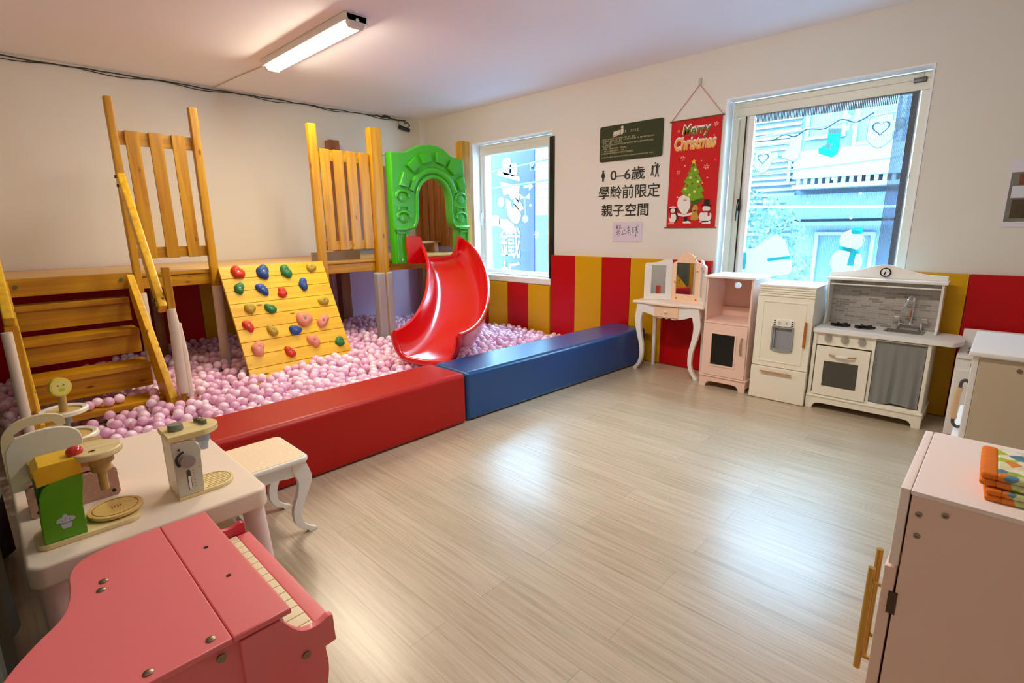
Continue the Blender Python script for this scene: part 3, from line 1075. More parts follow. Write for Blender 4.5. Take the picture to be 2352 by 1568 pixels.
# rotate so that local z points towards the room
def cwpart(name, m, fn, parent=None):
    b = MB(CM)
    fn(b)
    return b.build(name, m, parent or cw)
def f(b):
    w0 = .1075
    y = .86
    k = 0
    while y > -.26:
        b.box(-.43, .43, y - w0 + .0015, y - .0015, -.026, 0, .003)
        y -= w0
cwpart('board_panel', wclimb, f)
cwpart('batten', wz2, lambda b: b.box(-.36, -.28, -.25, .85, -.06, -.027))
cwpart('batten', wz2, lambda b: b.box(.28, .36, -.25, .85, -.06, -.027))
HC = dict(red=(206, 52, 22), blue=(28, 74, 150), green=(36, 120, 66), olive=(176, 150, 40), pink=(222, 140, 118))
HH = dict(red=[(1.459, .80), (1.755, .595), (1.418, .346), (1.67, .081)], blue=[(1.651, .79), (1.605, .64), (1.951, .652), (1.765, .257)],
          green=[(1.837, .78), (1.436, .665), (1.623, .467), (2.109, .094)], olive=[(2.066, .80), (2.082, .479), (1.469, .488), (1.586, .279)],
          pink=[(1.863, .338), (2.017, .299), (1.439, .15), (1.887, .142)])
hr = random.Random(11)
for col, lst in HH.items():
    hm = mat(col + '_hold', HC[col], .55, bump=.3, bscale=90)
    for i, (x, s) in enumerate(lst):
        px_, py_ = x - 1.76, s
        sc = {'pink': .058, 'olive': .046, 'blue': .050, 'red': .046, 'green': .046}[col] * (1.12 if (col, i) in (('blue', 0), ('red', 0), ('green', 0), ('pink', 0)) else .92)
        a0 = hr.random() * 6.28
        n = 20
        el = hr.uniform(.75, 1.35)
        k3, ph = hr.choice((2, 3)), hr.random() * 6
        tm = bmesh.new()
        rings = []
        prof = ((1.0, .0), (1.0, .22), (.86, .50), (.56, .72), (.32, .74), (.20, .60))
        for (q, h) in prof:
            rr = []
            for k in range(n):
                a = 2 * PI * k / n
                rad = sc * q * (1 + .15 * math.sin(2 * a + ph) + .08 * math.sin(3 * a + 1.7 * ph) + .05 * math.sin(5 * a + k3 * ph))
                xx, yy = rad * math.cos(a) / el ** .5, rad * math.sin(a) * el ** .5
                xr, yr = xx * math.cos(a0) - yy * math.sin(a0), xx * math.sin(a0) + yy * math.cos(a0)
                rr.append(tm.verts.new((px_ + xr, py_ + yr, h * sc * .85 + (.002 if h else -.002))))
            rings.append(rr)
        for aa, bb in zip(rings, rings[1:]):
            for k in range(n):
                tm.faces.new((aa[k], aa[(k + 1) % n], bb[(k + 1) % n], bb[k]))
        tm.faces.new(rings[-1])
        bmesh.ops.recalc_face_normals(tm, faces=tm.faces)
        b = MB(CM)
        b._merge(tm)
        ho = b.build('climbing_hold', hm, cw, angle=60)
        part(ho, col + ' climbing hold')
        b = MB(CM)
        b.cyl((px_, py_, sc * .45), (px_, py_, sc * .58), sc * .17, seg=10)
        b.build('bolt', bolt_m, ho)

# ------------------------------------------------------------------ green arch
green_m = mat('green_plastic', (62, 178, 24), .32, coat=.3)
ar = thing('slide_arch', (3.40, 4.45, .94), 0, 'bright green plastic castle arch standing over the top of the slide', 'arch')
DA = Matrix.Translation((-3.40, -4.45, -.94))
top = smooth_path([(2.922, 2.005), (3.02, 2.008), (3.12, 2.025), (3.25, 2.085), (3.41, 2.112), (3.56, 2.088), (3.67, 2.025), (3.75, 2.010), (3.835, 2.008)], 5)
inn = [(3.728, .945), (3.728, 1.285), (3.690, 1.30), (3.655, 1.345), (3.645, 1.42), (3.64, 1.55)]
arc = [(3.42 + .218 * math.cos(a), 1.585 + .215 * math.sin(a)) for a in np.linspace(.1, PI - .1, 15)]
inl = [(3.20, 1.55), (3.196, 1.42), (3.178, 1.345), (3.145, 1.30), (3.105, 1.285), (3.085, 1.2), (3.04, .945)]
out = top + [(3.860, 1.72), (3.88, 1.35), (3.885, 1.2), (3.88, .945)] + inn + arc + inl + [(2.925, .945), (2.918, 1.2), (2.918, 1.35), (2.922, 1.75)]

def apart(name, fn, m=green_m):
    b = MB(DA)
    fn(b)
    return b.build(name, m, ar)
apart('arch_panel', lambda b: b.prism(out, 4.395, 4.50, 'xz', .014, 3))
rim = inn[2:] + arc + inl[:-3]
apart('arch_rim', lambda b: b.tube([(x, 4.392, z) for x, z in [(3.885, 1.29), (3.74, 1.292)] + rim + [(3.10, 1.292), (2.915, 1.29)]], .020, 10))
def vous(b):
    for a in (158, 130, 104, 76, 50, 22):
        a0, a1 = math.radians(a - 9), math.radians(a + 9)
        r0_, r1_ = .345, .455
        b.prism([(3.42 + r * math.cos(q) * (1.0 if r < .4 else .97), 1.60 + r * math.sin(q) * (1.0 if r < .4 else .97)) for r, q in ((r0_, a0), (r1_, a0), (r1_, a1), (r0_, a1))], 4.358, 4.40, 'xz', .012)
apart('raised_stones', vous)
def band(b):
    pts = [(3.42 + .290 * math.cos(a), 1.585 + .275 * math.sin(a)) for a in np.linspace(.25, PI - .25, 15)]
    b.tube([(x, 4.402, z) for x, z in pts], .036, 10)
apart('arch_band', band)
def scal(cx_):
    def fn(b):
        for cz_ in (1.60, 1.40):
            b.tube([(cx_ + .072 * math.cos(a), 4.389, cz_ + .05 * math.sin(a)) for a in np.linspace(-.2, PI + .2, 11)], .015, 8)
            b.ball((cx_, 4.393, cz_ - .012), .058, .010, .048, 20, 8)
        b.box(cx_ - .055, cx_ + .055, 4.378, 4.40, 1.495, 1.51, .004)
        b.box(cx_ - .06, cx_ - .045, 4.380, 4.40, 1.46, 1.51, .003)
        b.box(cx_ + .045, cx_ + .06, 4.380, 4.40, 1.46, 1.51, .003)
    return fn
apart('scallop_relief', scal(3.03))
apart('scallop_relief', scal(3.775))
def leg_fn(x0, x1):
    def fn(b):
        b.box(x0 - .012, x1 + .012, 4.372, 4.40, 1.268, 1.30, .006)
        b.box(x0, x0 + .018, 4.380, 4.40, .97, 1.26, .004)
        b.box(x1 - .018, x1, 4.380, 4.40, .97, 1.26, .004)
        b.box(x0, x1, 4.380, 4.40, 1.235, 1.255, .004)
    return fn
apart('leg_relief', leg_fn(2.935, 3.06))
apart('leg_relief', leg_fn(3.745, 3.87))
apart('bolt', lambda b: b.cyl((2.985, 4.383, .985), (2.985, 4.40, .985), .011, seg=12), steel_m)
apart('bolt', lambda b: b.cyl((3.82, 4.383, .985), (3.82, 4.40, .985), .011, seg=12), steel_m)
dpart('cross_rod', white_m, lambda b: b.cyl((2.86, 4.515, 1.992), (3.93, 4.515, 1.992), .014, seg=12))

# ------------------------------------------------------------------ slide
red_m = mat('red_plastic', (206, 4, 10), .22, coat=.6)
SP = [3.49, 0.481, 2.314, 3.149, 0.571, 0.319, 0.251, 0.284, 0.762, 0.259, 0.289, 0.221, 0.247, 0.24, 0.214, 0.228, 0.224, 0.213, 0.236]

def bez(v, t):
    n = len(v) - 1
    return sum(math.comb(n, i) * t ** i * (1 - t) ** (n - i) * np.array(v[i], float) for i in range(n + 1))
sld = thing('slide', (3.0, 3.7, 0), 0, 'glossy red plastic curved slide running down into the ball pit', 'slide')
DS = Matrix.Translation((-3.0, -3.7, 0))
P4 = [(SP[0], 4.45), (SP[0], 4.45 - SP[1]), (SP[2] + SP[4] * math.cos(SP[5]), SP[3] + SP[4] * math.sin(SP[5])), (SP[2], SP[3])]
NS = 48
tm = bmesh.new()
rows_i, rows_o = [], []
for i in range(NS + 1):
    t = i / NS
    c = bez(P4, t)
    d = bez(P4, min(1, t + .01)) - bez(P4, max(0, t - .01))
    d /= np.linalg.norm(d)
    nrm = np.array([d[1], -d[0]])
    z = float(bez([.98, SP[8], SP[9], SP[10]], t))
    hl, hr_ = float(bez(SP[11:15], t)), float(bez(SP[15:19], t))
    wd = SP[6] + (SP[7] - SP[6]) * t
    ri, ro = [], []
    # inner profile from left rim to right rim, then rolled lips and the underside
    prof = []
    for s in np.linspace(-1, 1, 25):
        a = abs(s)
        h = (hl if s > 0 else hr_)
        xx = s * 1.0
        # u-shape: flat middle, walls rising to the rim
        if a < .40:
            px_, pz = a * 1.12, .10 * (a / .40) ** 2 * .35
        else:
            q = (a - .40) / .60
            px_ = .448 + .552 * math.sin(q * PI / 2) ** .9
            pz = .035 + .965 * (1 - math.cos(q * PI / 2)) ** 1.05
        prof.append((math.copysign(px_, s) * wd, pz * h))
    TH = .022
    LIP = .032
    inner = prof
    outer = []
    for k, (x_, z_) in enumerate(prof):
        if k == 0 or k == len(prof) - 1:
            sg_ = -1 if k == 0 else 1
            outer.append((x_ + sg_ * LIP, z_ - .012))
        else:
            dx = prof[k + 1][0] - prof[k - 1][0]
            dz = prof[k + 1][1] - prof[k - 1][1]
            l_ = math.hypot(dx, dz)
            outer.append((x_ + dz / l_ * TH, z_ - dx / l_ * TH))
    lipL = [(prof[0][0] - .012, prof[0][1] + .008), (prof[0][0] - .026, prof[0][1] + .002)]
    lipR = [(prof[-1][0] + .012, prof[-1][1] + .008), (prof[-1][0] + .026, prof[-1][1] + .002)]
    loop = inner + lipR + outer[::-1] + lipL[::-1]
    rows_i.append([tm.verts.new((c[0] + nrm[0] * a_, c[1] + nrm[1] * a_, z + b_)) for a_, b_ in loop])
for A, B in zip(rows_i, rows_i[1:]):
    n = len(A)
    for k in range(n):
        tm.faces.new((A[k], A[(k + 1) % n], B[(k + 1) % n], B[k]))
tm.faces.new(rows_i[0])
bmesh.ops.recalc_face_normals(tm, faces=tm.faces)
# rounded mouth: extrude the end loop outwards and down
tm.faces.new(rows_i[-1])
b = MB(DS)
b._merge(tm)
sb = b.build('chute', red_m, sld, angle=50)
# rolled lip round the mouth
c = bez(P4, 1.0)
d = bez(P4, 1.0) - bez(P4, .98)
d /= np.linalg.norm(d)
nrm = np.array([d[1], -d[0]])
hl, hr_ = SP[14], SP[18]
mouth = []
for s in np.linspace(-1, 1, 25):
    a = abs(s)
    h = hl if s > 0 else hr_
    if a < .40:
        px_, pz = a * 1.12, .10 * (a / .40) ** 2 * .35
    else:
        q = (a - .40) / .60
        px_ = .448 + .552 * math.sin(q * PI / 2) ** .9
        pz = .035 + .965 * (1 - math.cos(q * PI / 2)) ** 1.05
    xo = math.copysign(px_, s) * SP[7] * 1.03
    mouth.append((c[0] + nrm[0] * xo + d[0] * .01, c[1] + nrm[1] * xo + d[1] * .01, SP[10] + pz * h - .012))
b = MB(DS)
b.tube(mouth, .027, 12)
b.build('mouth_rim', red_m, sld, angle=80)
# mounting flanges beside the entry
b = MB(DS)
b.prism(smooth_path([(3.028, .965), (3.022, 1.08), (3.020, 1.195), (3.034, 1.212), (3.10, 1.213), (3.18, 1.206), (3.205, 1.17)], 3) + [(3.245, .938), (3.065, .940), (3.040, .948)], 4.345, 4.369, 'xz', .007)
b.build('mounting_flange', red_m, sld)
b = MB(DS)
b.prism([(3.66, .985), (3.68, 1.20), (3.72, 1.206), (3.745, 1.19), (3.75, 1.0), (3.73, .985)], 4.345, 4.369, 'xz', .007)
b.build('mounting_flange', red_m, sld)
MB(DS).cyl((3.105, 4.336, .985), (3.105, 4.350, .985), .010, seg=12).build('bolt', steel_m, sld)
MB(DS).box(3.25, 3.73, 4.38, 4.52, .945, .99, .01).build('entry_lip', red_m, sld)

# ------------------------------------------------------------------ bolsters round the ball pit
def bolster(name, loc, lx, ly, h, m, label, rz=0):
    b = MB()
    b.box(-lx / 2, lx / 2, -ly / 2, ly / 2, 0, h, .035, seg=5)
    for v in b.bm.verts:   # padded: faces swell a little
        fx, fy, fz = abs(v.co.x) / (lx / 2), abs(v.co.y) / (ly / 2), v.co.z / h
        if v.co.z > h * .5:
            v.co.z += .0
    o = b.build(name, m, loc=loc)
    o.rotation_euler = (0, 0, rz)
    return tag(o, label, 'bolster')
ora_m = bpy.data.materials.new('red_orange_vinyl')
ora_m.use_nodes = True
ob = ora_m.node_tree.nodes['Principled BSDF']
ob.inputs['Base Color'].default_value = lin((172, 8, 0)) + (1,)
ob.inputs['Roughness'].default_value = .42
ob.inputs['Specular IOR Level'].default_value = .35
blue_m = mat('blue_vinyl', (0, 68, 130), .30, bump=.15, bscale=260, coat=.25, coatr=.25)
bolster('foam_bolster', (1.065, 2.70, 0), 2.18, .39, .35, ora_m, 'long red-orange foam bolster walling off the ball pit near the table')
bolster('foam_bolster', (3.262, 2.652, 0), 2.19, .385, .345, blue_m, 'long blue foam bolster running from the red one to the window wall', -.045)

# ------------------------------------------------------------------ vanity table with three mirrors
RZ = -PI / 2       # furniture on the window wall: local x runs to the right, local y to the wall
mirror_m = mat('mirror', (225, 228, 230), .02, metal=1.0)
peach_m = dotted('peach_print', (244, 206, 172), (252, 240, 228), 55, .22, keep=.55)
star_m = mat('gold_star', (188, 140, 60), .5)

def cab_leg(b, x, y, zt, out, th=.032, k=1.0):
    """cabriole leg in the front plane; out = +1 bows to the right"""
    c = [(zt, .0, .030), (zt * .86, .012, .034), (zt * .74, .022, .030), (zt * .58, .008, .024), (zt * .38, -.020, .020), (zt * .20, -.022, .017), (zt * .09, .002, .017), (zt * .035, .030, .018), (0, .036, .018)]
    c = [(p[0], p[1] * k, p[2] * k) for p in c]
    s = smooth_path([(z, o, w_) for z, o, w_ in c], 4)
    L_ = [(x + out * (o - w_), z) for z, o, w_ in s]
    R_ = [(x + out * (o + w_), z) for z, o, w_ in s]
    b.prism(L_ + R_[::-1], y - th / 2, y + th / 2, 'xz', .004)

v = thing('vanity_table', (4.07, 2.41, 0), RZ, "white child's vanity table with three peach framed mirrors beside the blue bolster", 'vanity table')
b = MB()
b.prism(smooth_path([(-.005, .03), (.01, .0), (.10, .004), (.32, -.02), (.55, .004), (.65, .0), (.665, .03)], 4) + [(.66, .30), (0, .30)], .612, .636, 'xy', .007, 3)
b.build('tabletop', mat('vanity_top', (244, 226, 214), .35), v)
b = MB()
sc_ = smooth_path([(.06, .505), (.10, .535), (.18, .520), (.24, .500), (.28, .496), (.30, .508), (.33, .496), (.36, .508), (.38, .496), (.42, .498), (.50, .515), (.56, .535), (.60, .505)], 4)
b.prism(sc_ + [(.60, .612), (.06, .612)], .015, .035, 'xz', .003)
b.box(.04, .06, .03, .27, .52, .612, .003)
b.box(.60, .62, .03, .27, .52, .612, .003)
b.build('apron', white_m, v)
b = MB()
b.box(.215, .44, .004, .03, .512, .608, .004)
dr = b.build('drawer', peach_m, v)
b = MB()
b.ball((.328, -.006, .562), .013, .012, .013)
b.cyl((.328, .006, .562), (.328, -.004, .562), .007)
b.build('knob', white_m, dr)
for x, y, o_ in ((.075, .03, -1), (.585, .03, 1)):
    b = MB()
    cab_leg(b, x, y, .612, o_)
    b.build('leg', white_m, v)
for x in (.095, .565):
    b = MB()
    b.prism([(x - .020, .612), (x + .020, .612), (x + .012, 0), (x - .012, 0)], .245, .27, 'xz', .003)
    b.build('leg', white_m, v)

def mirror_panel(name, outline, hole, m, y, M=None):
    b = MB(M)
    b.plate(outline, [hole], y - .008, y + .008, 'xz')
    fr_ = b.build(name, m, v)
    b = MB(M)
    xs = [p[0] for p in hole]
    zs = [p[1] for p in hole]
    b.box(min(xs) - .003, max(xs) + .003, y - .002, y + .003, min(zs) - .003, max(zs) + .003)
    b.build('mirror_glass', mirror_m, fr_, smooth=False)
    return fr_
ctr = smooth_path([(.262, .940), (.266, .965), (.30, .985), (.330, 1.030), (.39, 1.058), (.45, 1.030), (.48, .985), (.515, .965), (.518, .940)], 4) + [(.518, .636), (.262, .636)]
cf = mirror_panel('center_mirror', ctr, [(.300, .696), (.475, .696), (.475, .970), (.300, .970)], peach_m, .225)
b = MB()
for x, z in ((.47, 1.005), (.49, .655), (.29, .80), (.49, .90), (.31, .66)):
    b.prism(star(x, z, .010), .212, .217, 'xz')
b.build('star_print', star_m, cf)
ML = Matrix.Translation((.262, .225, 0)) @ Matrix.Rotation(.42, 4, 'Z') @ Matrix.Translation((-.262, -.225, 0))
MR = Matrix.Translation((.518, .225, 0)) @ Matrix.Rotation(-.98, 4, 'Z') @ Matrix.Translation((-.518, -.225, 0))
lw = smooth_path([(.02, .93), (.03, .962), (.08, .965), (.13, .972), (.19, .995), (.25, 1.0)], 4) + [(.258, .98), (.258, .638), (.02, .638)]
mirror_panel('side_mirror', lw, [(.08, .690), (.205, .690), (.205, .945), (.08, .945)], white_m, .225, ML)
rw = [(.78 - x, z) for x, z in lw]
mirror_panel('side_mirror', rw, [(.575, .690), (.70, .690), (.70, .945), (.575, .945)], white_m, .225, MR)

# ------------------------------------------------------------------ pink microwave cabinet
c = thing('toy_microwave_cabinet', (4.012, 1.712, 0), RZ, 'tall pink toy kitchen cabinet with open shelf and black door window beside the vanity', 'toy cabinet')
b = MB()
b.box(0, .014, 0, .36, .10, .886, .002)
b.box(.341, .355, 0, .36, .10, .886, .002)
b.box(.014, .341, .0, .35, .10, .114)
b.box(.014, .341, .0, .35, .528, .545)
b.box(.014, .341, .325, .345, .545, .62, .002)
b.build('body', pinkc_m, c)
b = MB()
b.plate([(.014, .10), (.341, .10), (.341, .886), (.014, .886)], [circ(.115, .80, .026), circ(.290, .80, .026)], .347, .355, 'xz')
b.build('back_panel', mat('pink_back', (226, 184, 172), .5), c)
b = MB()
b.box(-.018, .373, -.018, .365, .886, .904, .005)
b.build('top', white_m, c)
b = MB()
b.box(-.012, .367, -.016, .36, .088, .104, .006)
ft = [(-.005, .09), (-.005, 0), (.045, 0), (.048, .02), (.065, .042), (.09, .048), (.265, .048), (.29, .042), (.307, .02), (.31, 0), (.36, 0), (.36, .09)]
b.prism(ft, -.008, .010, 'xz', .003)
b.box(-.005, .015, .01, .35, .03, .09, .003)
b.box(.34, .36, .01, .35, .03, .09, .003)
b.box(-.005, .03, .31, .35, 0, .09, .003)
b.box(.325, .36, .31, .35, 0, .09, .003)
b.build('base', pinkc_m, c)
b = MB()
b.plate([(.008, .107), (.347, .107), (.347, .526), (.008, .526)], [[(.078, .196), (.258, .196), (.258, .447), (.078, .447)]], -.016, -.001, 'xz')
dd = b.build('door', pinkc_m, c)
b = MB()
b.box(.076, .26, -.008, -.004, .194, .449)
b.build('window_panel', blackp_m, dd, smooth=False)
b = MB()
b.plate([(.066, .184), (.270, .184), (.270, .459), (.066, .459)], [[(.078, .196), (.258, .196), (.258, .447), (.078, .447)]], -.020, -.016, 'xz')
b.build('window_trim', pinkc_m, dd)
b = MB()
b.tube(smooth_path([(.312, -.016, .435), (.312, -.034, .425), (.312, -.040, .37), (.312, -.034, .315), (.312, -.016, .305)]), [.006] * 10 + [.009] * 6 + [.006] * 9, 10)
b.build('handle', mat('brass_handle', (196, 172, 120), .3, metal=.7), dd)

# ------------------------------------------------------------------ toy fridge
c = thing('toy_fridge', (4.015, 1.312, 0), RZ, 'cream toy fridge with grey water dispenser and brown bar handle', 'toy fridge')
b = MB()
b.box(0, .375, 0, .37, .0, .846, .003)
b.build('body', ivory_m, c)
b = MB()
b.box(-.004, .380, -.006, .372, .846, .862, .004)
b.build('top', white_m, c)
b = MB()
for k in range(4):
    b.box(.0, .375, -.010, .0, .780 + k * .0165, .794 + k * .0165, .004)
b.build('vent_grille', cream_m, c)
b = MB()
b.plate([(0, .256), (.375, .256), (.375, .776), (0, .776)], [rrect(.127, .258, .397, .556, .006)], -.016, -.001, 'xz')
b.plate([(.040, .292), (.332, .292), (.332, .745), (.040, .745)], [[(.048, .300), (.324, .300), (.324, .737), (.048, .737)]], -.0195, -.016, 'xz')
fd = b.build('door', cream_m, c)
b = MB()
b.plate(rrect(.118, .266, .386, .563, .008), [rrect(.129, .256, .399, .552, .004)], -.026, -.014, 'xz')
b.box(.129, .256, -.004, -.001, .399, .552)
b.box(.129, .140, -.02, -.002, .399, .552)
b.prism([(.120, .398), (.264, .398), (.25, .384), (.192, .376), (.134, .384)], -.03, -.014, 'xz', .002)
b.build('dispenser', mat('grey_plastic', (150, 154, 160), .35), fd)
b = MB()
b.box(.122, .262, -.024, -.015, .565, .616, .003)
dp = b.build('control_panel', white_m, fd)
b = MB()
for sx_ in (.128, .246):
    for k in range(3):
        b.box(sx_, sx_ + .012, -.0265, -.024, .572 + k * .015, .579 + k * .015, .001)
b.build('button', blackp_m, dp)
b = MB()
b.cyl((.166, -.0265, .592), (.166, -.024, .592), .011)
b.cyl((.214, -.0265, .592), (.214, -.024, .592), .008)
b.build('button', mat('sage_button', (190, 196, 150), .5), dp)
b = MB()
b.box(.331, .346, -.034, -.022, .43, .614, .003)
b.box(.333, .344, -.024, -.016, .45, .465)
b.box(.333, .344, -.024, -.016, .58, .595)
b.build('handle', mat('brown_handle', (180, 104, 24), .45), fd)
b = MB()
b.box(-.002, .377, -.030, -.001, .004, .250, .004)
fd2 = b.build('drawer', cream_m, c)
b = MB()
b.box(.068, .286, -.052, -.042, .214, .224, .002)
b.box(.09, .10, -.044, -.03, .215, .223)
b.box(.25, .26, -.044, -.03, .215, .223)
b.build('handle', mat('copper_handle', (204, 144, 104), .4, metal=.3), fd2)

# ------------------------------------------------------------------ toy kitchen with hutch
c = thing('toy_kitchen', (4.02, .925, 0), RZ, 'cream toy kitchen with tiled splashback, tap, hob, oven and grey curtain', 'toy kitchen')
b = MB()
b.box(0, .022, .004, .35, .10, .552, .003)
b.box(.633, .653, .004, .35, .10, .552, .003)
b.box(.348, .366, .01, .35, .10, .552, .003)
b.box(.02, .64, .338, .348, .10, .552)
b.box(.02, .64, .01, .345, .10, .116)
b.box(.02, .356, .012, .03, .465, .552, .002)
b.build('body', cream_m, c)
b = MB()
b.box(-.004, .664, -.014, .355, .086, .102, .006)
ft = [(-.004, .09), (-.004, 0), (.040, 0), (.044, .02), (.060, .040), (.09, .046), (.565, .046), (.595, .040), (.611, .02), (.615, 0), (.660, 0), (.660, .09)]
b.prism(ft, -.008, .010, 'xz', .003)
b.prism([(.01, .09), (.01, 0), (.05, 0), (.06, .04), (.29, .04), (.30, 0), (.345, 0), (.345, .09)], -.006, .012, 'yz', .003)
b.prism([(.01, .09), (.01, 0), (.05, 0), (.06, .04), (.29, .04), (.30, 0), (.345, 0), (.345, .09)], .642, .66, 'yz', .003)
b.build('base', cream_m, c)
b = MB()
end = [(.785 + .0 + .055 * math.cos(a) - .045, .155 + .165 * math.sin(a)) for a in np.linspace(-PI / 2, PI / 2, 13)]
b.plate([(-.002, -.012), (.60, -.012)] + [(.70, -.008)] + end + [(.66, .325), (.655, .35), (-.002, .35)], [rrect(.385, .575, .16, .285, .015)], .553, .580, 'xy')
b.build('countertop', white_m, c)
b = MB()
b.box(.38, .58, .155, .29, .515, .522)
for a_ in ((.38, .387, .155, .29), (.573, .58, .155, .29), (.38, .58, .155, .162), (.38, .58, .283, .29)):
    b.box(a_[0], a_[1], a_[2], a_[3], .515, .578)
b.plate(rrect(.372, .588, .147, .298, .02), [rrect(.387, .573, .162, .283, .012)], .578, .582, 'xy')
b.build('sink', mat('sink_grey', (150, 148, 142), .35, metal=.3), c)
tile_m, tbr, _, _, _ = bricks('strip_tiles', (176, 172, 164), (84, 74, 64), (196, 192, 184), 1.0, .066, .0165, .0013, swap='xzy', rough=.3)
b = MB()
b.box(.018, .637, .325, .337, .578, .905)
b.build('splashback', tile_m, c, smooth=False)
b = MB()
sd = smooth_path([(.335, .580), (.20, .580), (.205, .60), (.225, .63), (.232, .70), (.222, .80), (.205, .86), (.20, .905)], 4) + [(.335, .905)]
b.prism(sd, .004, .018, 'yz', .002)
b.build('hutch_side', white_m, c)
b = MB()
b.prism(sd, .637, .651, 'yz', .002)
b.build('hutch_side', white_m, c)
b = MB()
b.box(-.004, .668, .185, .34, .903, .922, .005)
b.build('hutch_shelf', white_m, c)
b = MB()
hd = smooth_path([(-.004, .955), (.05, .956), (.12, .962), (.20, .982), (.26, 1.004), (.325, 1.014), (.39, 1.004), (.45, .982), (.53, .962), (.60, .956), (.658, .955)], 4)
b.prism(hd + [(.658, .922), (-.004, .922)], .272, .288, 'xz', .003)
b.build('hutch_crest', ivory_m, c)
b = MB()
b.cyl((.325, .262, .963), (.325, .272, .963), .031, seg=28)
ck = b.build('clock', blackp_m, c)
b = MB()
b.cyl((.325, .2605, .963), (.325, .263, .963), .024, seg=28)
b.build('clock_face', white_m, ck)
b = MB()
b.prism([(.322, .967), (.328, .967), (.323, .946), (.314, .944)], .2585, .2605, 'xz')
b.prism([(.322, .968), (.329, .968), (.327, .956), (.322, .956)], .2585, .2605, 'xz')
for k in range(12):
    if k % 3 == 0:
        a = PI * k / 6
        b.box(.325 + .019 * math.cos(a) - .0015, .325 + .019 * math.cos(a) + .0015, .2588, .2605, .963 + .019 * math.sin(a) - .0015, .963 + .019 * math.sin(a) + .0015)
b.build('clock_hands', blackp_m, ck)
b = MB()
b.cyl((.01, .225, .872), (.645, .225, .872), .0055, seg=10)
b.build('utensil_rail', white_m, c)
b = MB()
b.box(.03, .346, -.006, .012, .108, .458, .003)
kd = b.build('oven_door', cream_m, c)
b = MB()
b.box(.084, .288, -.0085, -.005, .178, .357, .001)
b.cyl((.232, -.010, .262), (.232, -.0085, .262), .019)
b.build('oven_window', mat('smoked_panel', (74, 72, 64), .25), kd, smooth=False)
b = MB()
b.tube(smooth_path([(.112, -.006, .404), (.125, -.022, .404), (.155, -.030, .402), (.19, -.032, .401), (.225, -.030, .402), (.255, -.022, .404), (.268, -.006, .404)]), .0055, 10)
oh = b.build('handle', MATS['brass_handle'], kd)
b = MB()
b.tube([(.155, -.030, .402), (.17, -.032, .401), (.19, -.033, .401), (.21, -.032, .401), (.225, -.030, .402)], [.007, .011, .012, .011, .007], 12)
b.build('grip', white_m, oh)
for kx in (.090, .190, .288):
    b = MB()
    b.lathe([(.0, .020), (.018, .018), (.023, .010), (.024, 0)], seg=20, M=Matrix.Translation((kx, .012, .514)) @ Matrix.Rotation(PI / 2, 4, 'X'))
    b.box(kx - .003, kx + .003, -.012, -.006, .498, .530, .001)
    b.build('hob_knob', mat('silver_knob', (188, 186, 182), .3, metal=.6), c)
for bx in (.115, .262):
    b = MB()
    b.lathe([(.0, .004), (.058, .004), (.062, .0), (.062, -.002)], c=(bx, .20, .582), seg=28)
    for k in range(6):
        a = PI * k / 3
        b.box(-.006, .062, -.004, .004, .004, .014, .001, M=Matrix.Translation((bx, .20, .582)) @ Matrix.Rotation(a, 4, 'Z'))
    b.build('burner', mat('cast_black', (34, 32, 32), .5), c)
b = MB()
for x in (.435, .555):
    b.cyl((x, .300, .580), (x, .300, .588), .012)
    b.cyl((x, .300, .588), (x, .300, .645), .0065)
b.cyl((.435, .300, .618), (.555, .300, .618), .005)
b.tube(smooth_path([(.495, .300, .618), (.497, .300, .70), (.500, .298, .775), (.495, .285, .808), (.480, .262, .808), (.468, .245, .775), (.455, .235, .715)]), [.0075] * 19 + [.0105] * 18, 10)
fa = b.build('tap', chrome_m, c)
b = MB()
b.box(.405, .440, .285, .300, .634, .668, .006)
b.box(.555, .590, .285, .300, .634, .668, .006)
b.build('tap_handle', steel_m, fa)
b = MB()
b.cyl((.366, .018, .540), (.634, .018, .540), .004, seg=8)
b.build('curtain_rod', white_m, c)
# hanging grey cloth
tm = bmesh.new()
gr = []
cr = random.Random(2)
for i in range(33):
    rr = []
    for j in range(21):
        x = .368 + .262 * i / 32
        z = .545 - .420 * j / 20
        s = j / 20
        y = .018 - .010 * s + .004 * math.sin(i * .9 + .3) * (.4 + s) + .006 * math.sin(i * .37 + 2 * s) * s
        rr.append(tm.verts.new((x + .006 * s * math.sin(i * .3), y, z - .006 * math.sin(i * .25) * s)))
    gr.append(rr)
for A, B in zip(gr, gr[1:]):
    for j in range(20):
        tm.faces.new((A[j], A[j + 1], B[j + 1], B[j]))
ext = bmesh.ops.extrude_face_region(tm, geom=tm.faces[:])
bmesh.ops.translate(tm, verts=[q for q in ext['geom'] if isinstance(q, bmesh.types.BMVert)], vec=(0, .003, 0))
bmesh.ops.recalc_face_normals(tm, faces=tm.faces)
b = MB()
b._merge(tm)
b.build('sink_curtain', mat('grey_cloth', (132, 134, 132), .9, bump=.5, bscale=400), c)

